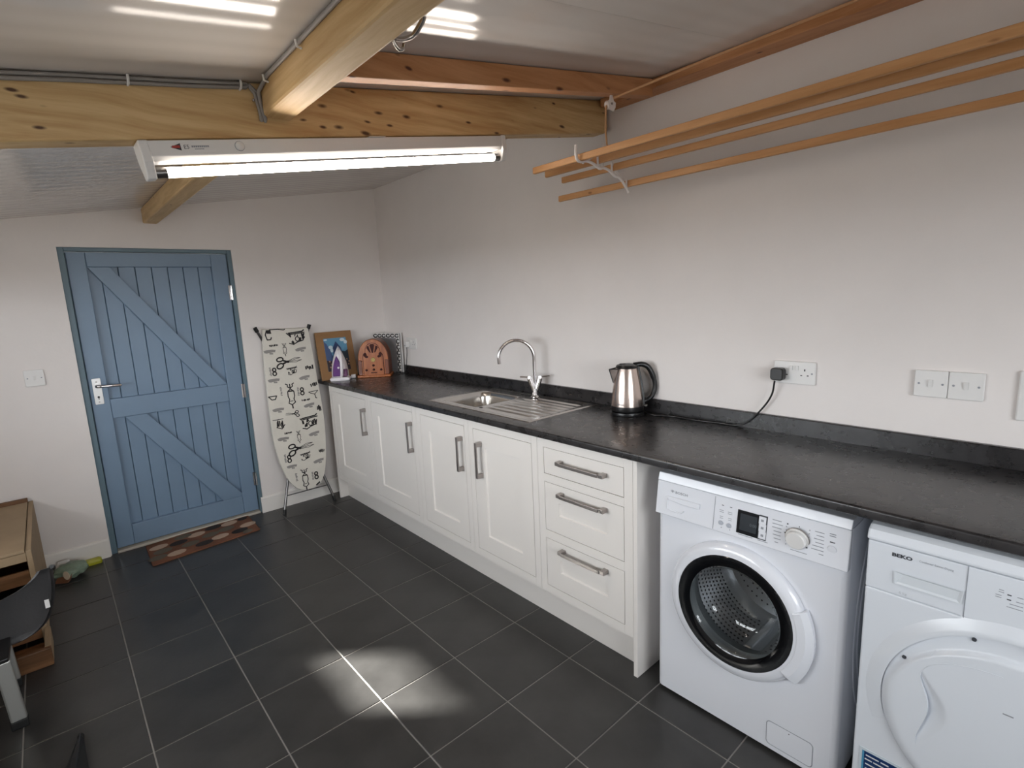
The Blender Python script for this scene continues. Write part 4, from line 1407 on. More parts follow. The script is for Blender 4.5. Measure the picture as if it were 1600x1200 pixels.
def ring(mb, c, rx, rz, wd, rot=0.0, n=14):
    pts = []
    for i in range(n + 1):
        a = 2 * PI * i / n
        x, z = rx * math.cos(a), rz * math.sin(a)
        pts.append((c[0] + x * math.cos(rot) - z * math.sin(rot), c[1] + x * math.sin(rot) + z * math.cos(rot)))
    stroke(mb, pts, wd)


def fillp(mb, pts):
    mb.poly([IB(x, z, OFF) for x, z in pts])


def motif(name, gray=False):
    def deco(fn):
        def run(*a, **k):
            global bk, gy
            bk = gy = MB()
            fn(*a, **k)
            o = bk.build(name, m_motg if gray else m_mot, cv)
        return run
    return deco


@motif('scissors_print')
def scissors(x, z, s, fl_=1):
    ring(bk, (x - 0.052 * s * fl_, z + 0.022 * s), 0.022 * s, 0.014 * s, 0.006 * s, 0.15 * fl_)
    ring(bk, (x - 0.055 * s * fl_, z - 0.024 * s), 0.024 * s, 0.016 * s, 0.0065 * s, 0.5 * fl_)
    stroke(bk, [(x - 0.034 * s * fl_, z - 0.010 * s), (x, z + 0.004 * s)], 0.008 * s)
    stroke(bk, [(x - 0.032 * s * fl_, z + 0.014 * s), (x, z)], 0.008 * s)
    fillp(bk, [(x - .004 * s, z - .008 * s), (x + .008 * s * fl_, z - .007 * s), (x + .008 * s * fl_, z + .010 * s), (x - .004 * s, z + .009 * s)])
    stroke(bk, [(x, z + .006 * s), (x + 0.05 * s * fl_, z + 0.024 * s), (x + 0.09 * s * fl_, z + 0.022 * s), (x, z + 0.003 * s)], 0.0022 * s)
    stroke(bk, [(x, z - .004 * s), (x + 0.06 * s * fl_, z - 0.006 * s), (x + 0.098 * s * fl_, z + 0.006 * s), (x, z + 0.001 * s)], 0.0022 * s)


@motif('dress_form_print')
def dressform(x, z, s):
    stroke(bk, [(x, z + 0.088 * s), (x, z + 0.05 * s)], 0.005 * s)
    for q in (-1, 1):
        stroke(bk, [(x, z + 0.058 * s), (x + q * 0.018 * s, z + 0.07 * s), (x + q * 0.016 * s, z + 0.085 * s), (x + q * 0.030 * s, z + 0.092 * s)], 0.0045 * s)
    o = [(x - 0.004 * s, z + 0.05 * s), (x - 0.020 * s, z + 0.036 * s), (x - 0.022 * s, z), (x - 0.014 * s, z - 0.022 * s), (x - 0.022 * s, z - 0.048 * s), (x, z - 0.062 * s), (x + 0.024 * s, z - 0.046 * s), (x + 0.016 * s, z - 0.022 * s), (x + 0.024 * s, z), (x + 0.022 * s, z + 0.034 * s), (x + 0.004 * s, z + 0.05 * s)]
    stroke(bk, o, 0.0045 * s)
    stroke(bk, [(x - 0.018 * s, z + 0.038 * s), (x + 0.02 * s, z + 0.036 * s)], 0.006 * s)
    stroke(bk, [(x - 0.012 * s, z - 0.036 * s), (x + 0.010 * s, z - 0.034 * s)], 0.003 * s)
    stroke(bk, [(x, z - 0.06 * s), (x + .002 * s, z - 0.088 * s)], 0.006 * s)


@motif('sewing_machine_print')
def machine(x, z, s):
    stroke(bk, [(x - 0.062 * s, z + 0.038 * s), (x - 0.05 * s, z + 0.026 * s), (x + 0.066 * s, z + 0.036 * s)], 0.005 * s)
    stroke(bk, [(x - 0.05 * s, z + 0.036 * s), (x + 0.05 * s, z + 0.044 * s), (x + 0.064 * s, z + 0.054 * s)], 0.006 * s)
    rnd = random.Random(int((x + z) * 1e4))
    for i in range(11):
        a, b_ = x + rnd.uniform(-0.045, 0.055) * s, z + rnd.uniform(-0.04, 0.016) * s
        stroke(bk, [(a, b_), (a + rnd.uniform(-0.012, 0.012) * s, b_ + rnd.uniform(0.012, 0.026) * s)], rnd.uniform(0.004, 0.009) * s)
    ring(bk, (x + 0.01 * s, z - 0.008 * s), 0.014 * s, 0.016 * s, 0.004 * s)
    stroke(bk, [(x - 0.05 * s, z - 0.035 * s), (x - 0.02 * s, z - 0.045 * s), (x + .01 * s, z - 0.03 * s), (x + .05 * s, z - .02 * s), (x + .058 * s, z + .012 * s)], 0.005 * s)


@motif('treadle_print', True)
def treadle(x, z, s, tilt):
    c, d = math.cos(tilt), math.sin(tilt)

    def T_(a, b_):
        return (x + a * c * s - b_ * d * s, z + a * d * s + b_ * c * s)
    fillp(gy, [T_(-0.040, 0.006), T_(-0.034, -0.008), T_(-0.020, -0.012), T_(0.02, -0.006), T_(0.036, -0.008), T_(0.042, 0.008), T_(0.02, 0.012), T_(-0.02, 0.012)])
    stroke(gy, [T_(0, -0.014), T_(0.02, -0.016)], 0.007 * s)


@motif('button_print')
def eight(x, z, s):
    ring(bk, (x, z + 0.014 * s), 0.011 * s, 0.012 * s, 0.0055 * s)
    ring(bk, (x, z - 0.013 * s), 0.012 * s, 0.013 * s, 0.0055 * s)


def scrib(x, z, w_, h_, vert=False, mb=None, n=6):
    m2 = m_motg if mb else m_mot
    mb = MB()
    rnd = random.Random(int((x * 7 + z) * 1e4))
    for i in range(n):
        k = (i + 0.5) / n - 0.5
        if vert:
            stroke(mb, [(x - w_ / 2 * rnd.uniform(.3, 1), z + k * h_), (x + w_ / 2 * rnd.uniform(.3, 1), z + k * h_ + rnd.uniform(-.003, .003))], h_ / n * 0.55)
        else:
            stroke(mb, [(x + k * w_, z - h_ / 2 * rnd.uniform(.3, 1)), (x + k * w_ + rnd.uniform(-.004, .004), z + h_ / 2 * rnd.uniform(.3, 1))], w_ / n * 0.55)
    mb.build('word_print', m2, cv)


machine(-0.752, 1.243, 1.0)
q_ = MB()
stroke(q_, [(-0.945, 1.31), (-0.956, 1.28), (-0.948, 1.245), (-0.925, 1.245), (-0.918, 1.26)], 0.005)
q_.build('line_print', m_mot, cv)
q_ = MB()
fillp(q_, [(-0.948, 1.312), (-0.918, 1.312), (-0.915, 1.285), (-0.945, 1.288)])
q_.build('line_print', m_mot, cv)
q_ = MB()
stroke(q_, [(-0.925, 1.314), (-0.87, 1.314), (-0.83, 1.306), (-0.82, 1.310)], 0.004)
q_.build('line_print', m_mot, cv)
for (x, z, s, q) in ((-0.944, 1.163, 1, 0), (-0.729, 1.159, 1, .14), (-0.944, .96, 1, 0), (-0.73, .952, 1, .14), (-0.943, .75, 1, 0), (-0.724, .747, 1, .14), (-0.938, .539, 1, -.03), (-0.717, .533, 1, .14), (-0.712, .326, 1, .14), (-0.907, .331, .9, -.03)):
    treadle(x, z, s, q)
dressform(-0.840, 1.165, 0.5)
dressform(-0.841, 0.832, 1.0)
dressform(-0.828, 0.53, 0.5)
dressform(-0.826, 0.212, 0.85)
scissors(-0.831, 1.078, 1.0)
scissors(-0.832, 0.449, 1.05)
scissors(-0.846, 0.703, 0.55, -1)
machine(-0.742, 0.622, 1.0)
machine(-0.811, 1.010, 0.58)
machine(-0.802, 0.380, 0.58)
q_ = MB()
stroke(q_, [(-0.99, .682), (-0.918, .682)], 0.003)
q_.build('line_print', m_mot, cv)
scrib(-0.945, 0.648, 0.05, 0.06, False, None, 5)
q_ = MB()
stroke(q_, [(-0.97, .628), (-0.935, .612), (-0.925, .625), (-.912, .64)], 0.004)
q_.build('line_print', m_mot, cv)
for (x, z) in ((-0.931, 1.019), (-0.760, .855), (-0.916, .389), (-0.743, .223)):
    eight(x, z, 1.0)
for (x, z, mbq) in ((-0.957, 1.023, 1), (-0.787, .859, 1), (-0.905, .877, 1), (-0.943, .396, 1), (-0.770, .226, 1), (-0.885, .246, 1)):
    scrib(x, z, 0.014, 0.06, True, mbq, 8)
for (x, z, w_) in ((-0.910, 1.203, .06), (-0.742, .789, .06), (-0.898, .575, .055)):
    scrib(x, z, w_, 0.013, False, None, 7)
scrib(-0.684, 1.022, 0.06, 0.03, False, None, 5)
scrib(-0.668, 0.893, 0.05, 0.03, False, None, 5)
scrib(-0.680, 0.397, 0.04, 0.032, False, None, 5)
scrib(-0.655, 0.715, 0.035, 0.05, False, None, 4)
q_ = MB()
stroke(q_, [(-0.715, .842), (-0.645, .846), (-0.672, .822), (-0.70, .832), (-.715, .842)], 0.003)
q_.build('line_print', m_mot, cv)
q_ = MB()
stroke(q_, [(-0.672, .822), (-0.668, .795), (-.66, .79)], 0.004)
q_.build('line_print', m_mot, cv)
q_ = MB()
stroke(q_, [(-0.995, .85), (-0.94, .85), (-.952, .826), (-.975, .826), (-.995, .85)], 0.0045)
q_.build('line_print', m_mot, cv)
q_ = MB()
stroke(q_, [(-0.752, .152), (-0.725, .168)], 0.007)
q_.build('line_print', m_mot, cv)

# picture in a brown frame leaning at the back of the worktop
pc = thing('framed_picture', 'brown card-framed picture of blue mountains and clouds behind the iron', 'picture', (-0.47, -0.12, ZW))
pA, pB = V((-0.618, -0.128, ZW + 0.001)), V((-0.335, -0.128, ZW + 0.001))
pU = V((0.012, 0.092, 0.352))
pX = (pB - pA)
pN = pX.cross(pU).normalized()
if pN.y > 0:
    pN = -pN


def PP(u, v_, off=0.0):
    return pA + pX * u + pU * v_ + pN * off


def ppoly(pts, off):
    return [PP(u, v_, off) for u, v_ in pts]


m_card = M('brown_card', '#8f6a44', 0.7, var=0.08, scale=6)
MB().prism(ppoly([(0, 0), (1, 0), (1, 1), (0, 1)], 0.0), pN * 0.012).build('frame', m_card, pc, bevel=0.002)
pn = MB().prism(ppoly([(0.2, 0.17), (0.82, 0.17), (0.82, 0.86), (0.2, 0.86)], 0.0121), pN * 0.001).build('print', M('painted_sky', '#5b8fae', 0.6), pc)
for nm, col, pts in (('painted_mountain', '#44577f', [(0.2, 0.40), (0.2, 0.80), (0.27, 0.74), (0.33, 0.62), (0.40, 0.45), (0.45, 0.36)]),
                     ('painted_peak', '#2c3d63', [(0.40, 0.36), (0.42, 0.66), (0.52, 0.79), (0.64, 0.65), (0.70, 0.36)]),
                     ('painted_slope', '#24303f', [(0.58, 0.36), (0.66, 0.58), (0.74, 0.56), (0.82, 0.60), (0.82, 0.36)]),
                     ('painted_town', '#2d2228', [(0.2, 0.17), (0.2, 0.40), (0.5, 0.37), (0.82, 0.42), (0.82, 0.17)])):
    MB().poly(ppoly(pts, 0.0134 + 0.0001 * len(nm))).build(nm, M(nm, col, 0.6), pn)
mb = MB()
for (u, v_, a, b_) in ((0.71, 0.81, .07, .035), (0.79, 0.76, .05, .04), (0.36, 0.67, .06, .035), (0.38, 0.61, .04, .05), (0.25, 0.83, .05, .015)):
    mb.poly([PP(u + a * math.cos(t_), v_ + b_ * math.sin(t_), 0.0152) for t_ in [2 * PI * i / 14 for i in range(14)]])
mb.build('painted_clouds', M('painted_cloud', '#c3d3da', 0.6), pn)
mb = MB()
for (u, v_) in ((0.26, 0.36), (0.30, 0.30), (0.26, 0.24), (0.74, 0.38), (0.79, 0.33), (0.70, 0.33), (0.31, 0.22), (0.77, 0.27)):
    mb.poly(ppoly([(u, v_), (u + .03, v_), (u + .03, v_ + .03), (u, v_ + .03)], 0.0152))
mb.build('painted_windows', M('painted_light', '#b08a72', 0.6), pn)

# steam iron standing on its heel
ic = V((-0.500, -0.185, ZW))
ir = thing('steam_iron', 'white and purple steam iron standing on its heel', 'iron', ic)
iX = V((0.86, -0.50, 0)).normalized()
iN = V((-0.50, -0.86, 0)).normalized()
mivory = M('iron_white', '#e8e3e6', 0.3)
mpurp = M('iron_purple', '#5b2273', 0.3)


def tear(wd, h0, h1, n=10):
    o = []
    for i in range(n + 1):
        k = i / n
        o.append((wd * (1 - k ** 2.2), h0 + (h1 - h0) * k))
    return [(x, z) for x, z in o] + [(-x, z) for x, z in o[-2::-1]]


def ilayer(wd, h0, h1, off, n=10):
    return [ic + iX * x + iN * off + V((0, 0, z)) for x, z in tear(wd, h0, h1, n)]


MB().loft([ilayer(0.058, 0.028, 0.245, -0.048), ilayer(0.059, 0.027, 0.247, -0.044)]).build('soleplate', m_steel, ir)
MB().loft([ilayer(0.060, 0.026, 0.250, -0.0438), ilayer(0.061, 0.022, 0.252, -0.02), ilayer(0.056, 0.02, 0.240, 0.0), ilayer(0.045, 0.03, 0.205, 0.014)]).build('shell', mivory, ir, smooth=40)
MB().loft([[p - iX * 0.012 for p in ilayer(0.036, 0.03, 0.185, 0.0142)], [p - iX * 0.012 for p in ilayer(0.030, 0.035, 0.170, 0.022)]]).build('purple_panel', mpurp, ir, smooth=40)
MB().tube(spline([ic + iX * 0.012 + iN * 0.004 + V((0, 0, .215)), ic + iX * 0.022 + iN * 0.035 + V((0, 0, .185)), ic + iX * 0.024 + iN * 0.055 + V((0, 0, .12)), ic + iX * 0.02 + iN * 0.048 + V((0, 0, .055)), ic + iX * 0.012 + iN * 0.02 + V((0, 0, .026))], 5), [.011] * 21, 12).build('handle', mivory, ir, smooth=60)
MB().obox(ic + iX * 0.035 + iN * 0.012 + V((0, 0, .055)), iX * 0.022, iN * 0.022, (0, 0, 0.028)).build('water_tank', M('iron_tank_purple', '#6f4668', 0.25), ir, bevel=0.008)
MB().lathe(ic - iX * 0.004 + iN * 0.022 + V((0, 0, .095)), iN, [(0.008, 0), (0.007, 0.004), (0, 0.005)], 14).build('dial', mivory, ir, smooth=40)
MB().loft([[ic + iX * x + iN * y + V((0, 0, z)) for x, y in rrect(-0.07 * k, -0.045, 0.075 * k, 0.05 * k, 0.02)] for z, k in ((0.0006, 0.96), (0.006, 1.0), (0.016, 1.0), (0.024, 0.9))]).build('heel', mivory, ir, smooth=40)
pgp = V((-0.393, -0.178, ZW + 0.0145))
MB().obox(pgp, iX * 0.018, iN * 0.014, (0, 0, 0.0135)).build('plug', mivory, ir, bevel=0.005)
MB().tube(spline([pgp + V((0, 0, .0)), pgp + V((-0.03, .02, -.008)), ic + iX * 0.04 + iN * -0.03 + V((0, 0, .01))], 5), 0.003, 8).build('flex', mivory, ir, smooth=60)

# cathedral radio
rA = V((-0.366, -0.205, ZW + 0.0006))
rX = V((0.80, -0.60, 0)).normalized()
rN = V((-0.60, -0.80, 0)).normalized()
rW, rH, rD = 0.245, 0.292, 0.15
ra = thing('wooden_radio', 'arched wooden cathedral radio in the worktop corner', 'radio', rA + rX * rW / 2)
m_rad = WOOD('radio_wood', '#b0652f', '#8f4a1c', '#5c2a0d', axis=2, rough=0.3, kn=0.02)
m_radd = WOOD('radio_dark_wood', '#7c3d1a', '#5c290f', '#331506', axis=2, rough=0.3, kn=0.02)
m_fret = M('fretwork_dark', '#3a120a', 0.8)


def RP(u, z, off=0.0):
    return rA + rX * (rW / 2 + u) + V((0, 0, z)) + rN * off


def arch(wd, h0, hs, ht, n=12):
    """half width, base, spring height, top"""
    o = [(wd, h0), (wd, hs)]
    for i in range(1, n):
        a = PI / 2 * i / n
        o.append((wd * math.cos(a) ** 0.9, hs + (ht - hs) * math.sin(a)))
    o.append((0, ht))
    return o + [(-x, z) for x, z in o[-2::-1]]


MB().prism([RP(x, z, -rD) for x, z in arch(0.114, 0.018, 0.13, rH - .004)], rN * rD).build('cabinet', m_radd, ra, bevel=0.004)
fr_ = MB().prism([RP(x, z, 0.0002) for x, z in arch(0.111, 0.018, 0.13, rH - 0.006)], rN * 0.008)
fr_.build('front_arch', m_rad, ra, bevel=0.003)
MB().prism([RP(x, z, 0.0084) for x, z in [(0.078, 0.018), (0.078, .150), (0.074, 0.172), (0.058, 0.19), (0.055, 0.215), (0.04, 0.245), (0.02, 0.258), (0, 0.262), (-0.02, 0.258), (-0.04, 0.245), (-0.055, 0.215), (-0.058, 0.19), (-0.074, 0.172), (-0.078, .150), (-0.078, 0.018)]], rN * 0.0012).build('moulding_line', m_fret, ra)
pnl = MB().prism([RP(x * .95, 0.018 + (z - .018) * .985, 0.0097) for x, z in [(0.078, 0.018), (0.078, .150), (0.074, 0.172), (0.058, 0.19), (0.055, 0.215), (0.04, 0.245), (0.02, 0.258), (0, 0.262), (-0.02, 0.258), (-0.04, 0.245), (-0.055, 0.215), (-0.058, 0.19), (-0.074, 0.172), (-0.078, .150), (-0.078, 0.018)]], rN * 0.003).build('front_panel', m_rad, ra)
for pts in ([(-0.005, 0.185), (0.005, 0.185), (0.018, 0.244), (0.01, 0.252), (-0.01, 0.252), (-0.018, 0.244)],
            [(0.012, 0.186), (0.022, 0.190), (0.042, 0.222), (0.038, 0.236), (0.026, 0.238)], [(-0.012, 0.186), (-0.022, 0.190), (-0.042, 0.222), (-0.038, 0.236), (-0.026, 0.238)],
            [(0.034, 0.152), (0.034, 0.162), (0.044, 0.166), (0.046, 0.182), (0.056, 0.190), (0.068, 0.182), (0.068, 0.165), (0.058, 0.152), (0.044, 0.147)],
            [(-0.034, 0.152), (-0.034, 0.162), (-0.044, 0.166), (-0.046, 0.182), (-0.056, 0.190), (-0.068, 0.182), (-0.068, 0.165), (-0.058, 0.152), (-0.044, 0.147)]):
    MB().prism([RP(x, z, 0.0128) for x, z in pts], rN * 0.0008).build('fret', m_fret, pnl)
MB().lathe(RP(0, 0.133, 0.0128), rN, [(0.017, 0), (0.016, 0.003), (0.013, 0.003), (0.012, 0.0015), (0, 0.0015)], 24).build('dial', M('brass_dial', '#8d7a4a', 0.3, 0.8), pnl, smooth=40)
for (u, z) in ((0, 0.09), (0, 0.058), (0.055, 0.056), (-0.055, 0.056)):
    MB().lathe(RP(u, z, 0.0128), rN, [(0.0085, 0), (0.0085, 0.008), (0.006, 0.011), (0, 0.011)], 16).build('knob', m_fret, pnl, smooth=40)
MB().obox(RP(0, 0.034, 0.0132), rX * 0.022, rN * 0.0006, (0, 0, 0.003)).build('name_plate', m_fret, pnl)
for s_ in (-1, 1):
    MB().obox(RP(s_ * 0.099, 0.075, 0.009), rX * 0.013, rN * 0.007, (0, 0, 0.056)).build('side_pilaster', m_radd, ra, bevel=0.002)
MB().obox(RP(0, 0.0092, -rD / 2 + 0.013), rX * 0.124, rN * (rD / 2 + 0.014), (0, 0, 0.0088)).build('base', m_rad, ra, bevel=0.003)
MB().tube(spline([(-0.045, -0.372, 1.135), (-0.028, -0.372, 1.118), (-0.026, -0.365, 1.06), (-0.028, -0.352, 0.99), (-0.03, -0.335, 0.93), (-0.05, -0.30, 0.916), (-0.075, -0.26, 0.922)], 6), 0.0028, 8).build('flex', m_black, ra, smooth=60)
MB().prism([(-0.0125, y, z) for y, z in rrect(-0.395, 1.118, -0.350, 1.165, 0.012, 4)], (-0.03, 0, 0)).build('plug', m_wplas, ra, bevel=0.004)

# patterned memo board standing in the corner
bA, bB = V((-0.118, -0.030, ZW + .001)), V((-0.030, -0.290, ZW + .001))
bX = (bB - bA)
bL = bX.length
bX.normalize()
bN = V((bX.y, -bX.x, 0))
if bN.x > 0:
    bN = -bN
bH = 0.312
bo = thing('patterned_board', 'grey board with black looped border behind the radio', 'board', (bA + bB) / 2)


def BP(u, z, off=0.0):
    return bA + bX * u + V((0, 0, z)) + bN * off


def bpl(u0, u1, z0, z1, off):
    return [BP(u0, z0, off), BP(u1, z0, off), BP(u1, z1, off), BP(u0, z1, off)]


MB().prism(bpl(0, bL, 0, bH, 0), bN * 0.012).build('board', M('board_grey', '#7f7e80', 0.6), bo, bevel=0.001)
MB().prism(bpl(-0.003, bL + 0.004, 0, bH + 0.003, -0.0125), bN * 0.012).build('backing', m_wplas, bo, bevel=0.001)
MB().prism(bpl(0, bL, bH - 0.036, bH, 0.0121), bN * 0.0004).prism(bpl(bL - 0.036, bL, 0, bH - 0.0362, 0.0121), bN * 0.0004).build('pale_border', m_wplas, bo)
for i in range(6):
    c_ = (0.025 + i * (bL - 0.05) / 5, bH - 0.018)
    MB().tube([BP(c_[0] + 0.018 * math.cos(a), c_[1] + 0.0115 * math.sin(a), 0.0135) for a in [0.5 + 2 * PI * 0.86 * k / 14 for k in range(15)]], 0.0045, 6).build('border_loop', m_black, bo, smooth=60)
for i in range(6):
    z = bH - 0.062 - i * 0.045
    MB().tube([BP(bL - 0.018 + 0.0115 * math.cos(a), z + 0.018 * math.sin(a), 0.0135) for a in [0.5 + 2 * PI * 0.86 * k / 14 for k in range(15)]], 0.0045, 6).build('border_loop', m_black, bo, smooth=60)

# ================================================================ FLOOR THINGS
# doormat
mt = thing('doormat', 'brown doormat with cream and black ovals in front of the blue door', 'doormat', (-1.51, -0.18, 0))
mA, mX, mY = V((-1.825, -0.372, 0)), V((0.618, 0.062, 0)), V((0.008, 0.352, 0))
MB().prism([mA + mX * u + mY * v_ + V((0, 0, .0006)) for u, v_ in rrect(0, 0, 1, 1, 0.03)], (0, 0, 0.008)).build('mat', M('mat_brown', '#6e4530', 0.95, var=0.35, scale=7, bump=0.5, bscale=350), mt, bevel=0.003)
for k, (nm, col, sp_) in enumerate((('cream_oval', '#b39a86', ((.1, .72), (.22, .2), (.45, .75), (.63, .28), (.78, .78), (.93, .42))),
                                ('black_oval', '#241d1c', ((.27, .63), (.47, .22), (.62, .83), (.82, .25), (.97, .8))),
                                ('taupe_oval', '#5d5548', ((.06, .25), (.33, .85), (.36, .40), (.56, .52), (.72, .55), (.88, .1), (.12, .48))))):
    mq = M('mat_' + nm, col, 0.95, bump=0.4, bscale=350)
    for (u, v_) in sp_:
        c_ = mA + mX * u + mY * v_ + V((0, 0, .0088 + .0001 * k))
        ax, bx = mX.normalized(), mY.normalized()
        if 0.05 < u < 0.95 and 0.1 < v_ < 0.9:
            MB().prism(ell(c_, ax, bx, 0.052, 0.036), (0, 0, 0.0006)).build(nm, mq, mt)
        else:
            MB().prism(ell(c_ + ax * (0.03 if u < .5 else -0.03) * (u < .05 or u > .95), ax, bx, 0.032, 0.028), (0, 0, 0.0006)).build(nm, mq, mt)

# crumpled packet of seed and yellow scrap
sd = thing('crumpled_packet', 'crumpled green and brown packet with oval label on the floor', 'packet', (-2.17, -0.15, 0))
mgreen = M('packet_foil', '#7f8f7c', 0.35, var=0.3, scale=18)
bm = bmesh.new()
bmesh.ops.create_icosphere(bm, subdivisions=4, radius=1.0)
rnd = random.Random(4)
from mathutils import noise
for v in bm.verts:
    d = 1 + 0.28 * noise.noise(v.co * 2.1 + V((3, 1, 2))) + 0.1 * noise.noise(v.co * 6)
    c_ = v.co.copy()
    v.co = V((c_.x * 0.078 * d, c_.y * 0.062 * d, max(-0.9, c_.z) * 0.042 * d))
zmin = min(v.co.z for v in bm.verts)
for v in bm.verts:
    v.co += V((-2.185, -0.155, 0.0008 - zmin))
me = bpy.data.meshes.new('wrapper')
bm.to_mesh(me)
bm.free()
me.materials.append(mgreen)
me.shade_smooth()
link('wrapper', me, sd)
MB().prism([(-2.262, -0.20, .004), (-2.205, -0.245, .004), (-2.175, -0.215, .05), (-2.235, -0.165, .055)], (0.012, 0.02, 0.006)).build('brown_panel', M('packet_brown', '#6b4630', 0.5), sd, bevel=0.004)
MB().prism(ell((-2.205, -0.2215, 0.042), (0.7, -.5, .45), (-.2, .35, .85), 0.017, 0.026), (-0.002, -0.0045, 0.002)).build('oval_label', M('packet_cream', '#c9b79f', 0.6), sd)
MB().prism([(-2.25, -0.10, .05), (-2.205, -0.12, .06), (-2.19, -0.09, .085), (-2.235, -0.075, .08)], (0.01, .006, -.004)).build('torn_flap', m_wplas, sd, bevel=0.001)
yl = MB()
yl.loft([[(x * k - 2.083, y * k - 0.052, z) for x, y in rrect(-0.045, -0.022, 0.045, 0.022, 0.012)] for z, k in ((0.0006, 0.94), (0.012, 1.0), (0.026, 0.96), (0.031, 0.8))])
tag(yl.build('plastic_scoop', M('lime_plastic', '#a9a820', 0.45), None, smooth=40), 'small lime-yellow plastic scrap against the skirting board', 'plastic scrap')

# wooden crate against the door wall
cr_ = thing('wooden_crate', 'old cream-topped wooden crate against the wall left of the door', 'crate', (-2.55, -0.45, 0))
cx0, cx1, cy0, cy1, ch = -2.82, -2.288, -0.862, -0.022, 0.462
MB().box(cx0, cy0, ch - 0.014, cx1 - 0.022, cy1 - 0.03, ch).build('lid_board', m_ply, cr_, bevel=0.002)
MB().box(cx1 - 0.02, cy0 + .002, 0.0006, cx1, cy1, ch - 0.006).build('side_panel', m_ply, cr_, bevel=0.002)
MB().box(cx0, cy0 + .002, 0.0006, cx0 + 0.02, cy1, ch - 0.016).build('side_panel', m_ply, cr_, bevel=0.002)
MB().box(cx0 + .02, cy1 - 0.022, 0.0006, cx1 - .02, cy1 - .002, ch + 0.018).build('back_board', m_oldwood, cr_, bevel=0.002)
for z0, z1 in ((0.405, 0.446), (0.30, 0.362), (0.19, 0.25), (0.03, 0.14)):
    MB().box(cx0 + 0.0205, cy0 + .004, z0, cx1 - 0.0205, cy0 + 0.02, z1).build('slat', m_oldwood if z1 < .4 else m_ply, cr_, bevel=0.002)
# low tray poking out below it
tr = thing('timber_tray', 'low brown timber tray on the floor in front of the crate', 'tray', (-2.45, -1.0, 0))
MB().box(-2.62, -1.085, 0.0006, -2.276, -1.062, 0.082).build('front_rail', m_oldwood, tr, bevel=0.004)
MB().box(-2.298, -1.061, 0.0006, -2.276, -0.872, 0.082).build('side_rail', m_ply, tr, bevel=0.004)
MB().box(-2.62, -1.061, 0.0006, -2.598, -0.872, 0.082).build('side_rail', m_ply, tr, bevel=0.004)
MB().box(-2.597, -1.061, 0.0006, -2.299, -0.872, 0.012).build('base_board', m_oldwood, tr)

# black chair, cut off by the left picture edge
chs = thing('black_chair', 'black padded chair with satin metal legs at the left picture edge', 'chair', (-2.55, -1.25, 0))
pf = [(-2.219, 0.512), (-2.222, 0.44), (-2.238, 0.355), (-2.270, 0.290), (-2.33, 0.252), (-2.42, 0.250), (-2.60, 0.262), (-2.78, 0.25), (-2.87, 0.30), (-2.90, 0.44), (-2.90, 0.512), (-2.865, 0.512), (-2.84, 0.46), (-2.76, 0.425), (-2.6, 0.415), (-2.45, 0.420), (-2.36, 0.440), (-2.30, 0.462), (-2.262, 0.490), (-2.245, 0.512)]
pf = [(p.x, p.y) for p in spline([(a, b_, 0) for a, b_ in pf], 3)]
cy_, cz_ = -2.56, 0.37
MB().loft([[(cy_ + (x - cy_) * k, y, cz_ + (z - cz_) * k - dz_) for x, z in pf] for y, k, dz_ in ((-1.295, 0.95, 0), (-1.30, 0.985, 0), (-1.285, 1.0, .006), (-1.17, 1.0, .055), (-1.112, 0.985, .08), (-1.10, 0.95, .085))]).build('seat', m_leather, chs, smooth=50)
MB().tube([(x, y, z) for x, y, z in ((-2.217, -1.29, .508), (-2.215, -1.2, .474), (-2.219, -1.11, .433))], 0.008, 10).build('piping', m_black, chs, smooth=60)
MB().box(-2.242, -1.3025, 0.352, -2.256, -1.298, 0.385).build('care_tag', m_wplas, chs)
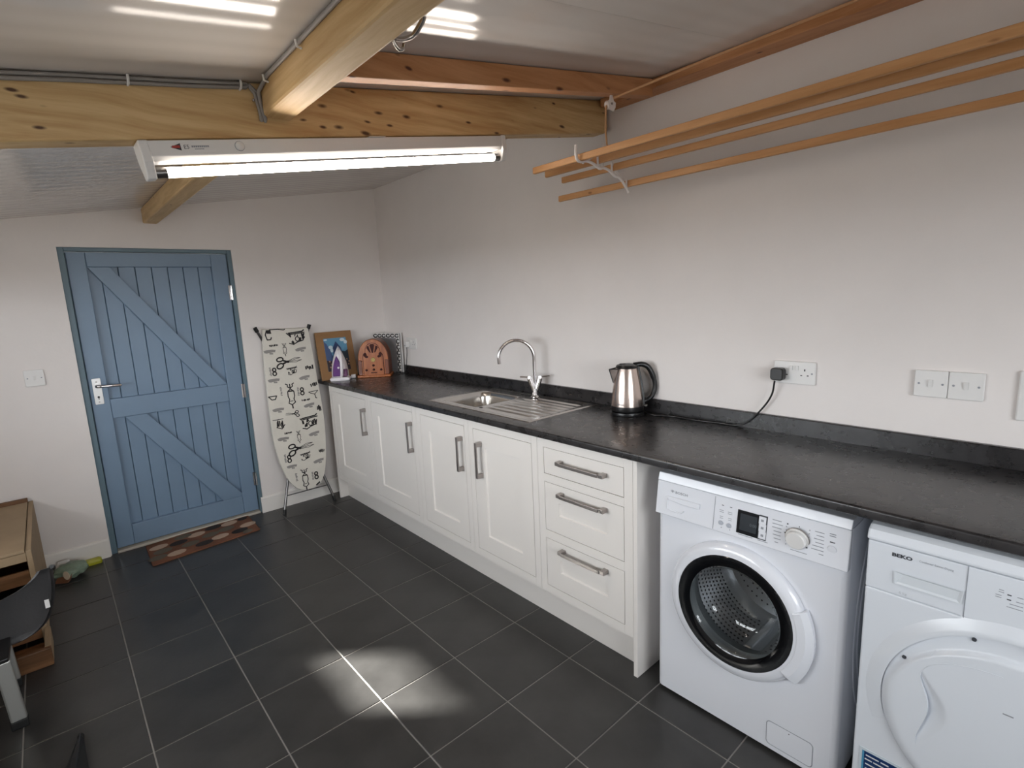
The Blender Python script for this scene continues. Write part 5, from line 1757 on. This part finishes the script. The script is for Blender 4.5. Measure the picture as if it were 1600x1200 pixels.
for (x, y, s_) in ((-2.376, -1.455, 1), (-2.74, -1.455, -1), (-2.40, -1.15, 1), (-2.72, -1.15, -1)):
    p, q = V((x - 0.012 * s_, y + (0.13 if y < -1.3 else 0.0), 0.30)), V((x, y, 0.03))
    if y < -1.3:
        p = V((x - 0.012 * s_, y + .0, 0.272))
        MB().bar(p + V((0, 0.19, .0)), p + V((0, -0.010, 0)), (0, 0, 1), 0.04, 0.022).build('leg_bracket', m_black, chs, bevel=0.004)
    MB().bar(p, q, (0, 1, 0), 0.046, 0.022).build('leg', m_legs, chs, bevel=0.006)
    MB().bar(q + V((0, 0, 0.004)), q + V((0, 0, -0.0295)), (0, 1, 0), 0.050, 0.026).build('foot_cap', m_blackr, chs, bevel=0.004)

# black stand foot at the bottom edge
sf = thing('stand_base', 'pointed black metal foot of a floor stand at the bottom left', 'stand', (-2.262, -2.08, 0))
hub = V((-2.262, -2.08, 0.05))
for k in range(3):
    a = math.radians(83 + 120 * k)
    d = V((math.cos(a), math.sin(a), 0))
    s_ = V((-d.y, d.x, 0))
    L0, L1 = 0.02, 0.40
    lo = []
    for (l_, wd, zb, ztp) in ((L0, 0.065, 0.02, 0.075), (0.2, 0.038, 0.008, 0.048), (L1, 0.007, 0.0006, 0.022)):
        c_ = V((hub.x, hub.y, 0)) + d * l_
        lo.append([c_ - s_ * wd + V((0, 0, zb)), c_ + s_ * wd + V((0, 0, zb)), c_ + s_ * wd * .25 + V((0, 0, ztp)), c_ - s_ * wd * .25 + V((0, 0, ztp))])
    lg_ = MB().loft(lo).build('leg', m_black, sf, bevel=0.003)
    c_ = V((hub.x, hub.y, 0.012)) + d * (L1 - .004)
    MB().lathe(c_ + V((0, 0, -.0114)), (0, 0, 1), [(0, 0), (0.009, 0), (0.010, 0.012), (0.006, 0.02), (0, 0.021)], 14).build('tip', m_blackr, lg_, smooth=40)
MB().lathe((hub.x, hub.y, 0.028), (0, 0, 1), [(0, 0), (0.04, 0), (0.04, 0.05), (0.016, 0.06), (0.014, 0.12), (0, 0.121)], 24).build('hub', m_black, sf, smooth=40)

stuffed()
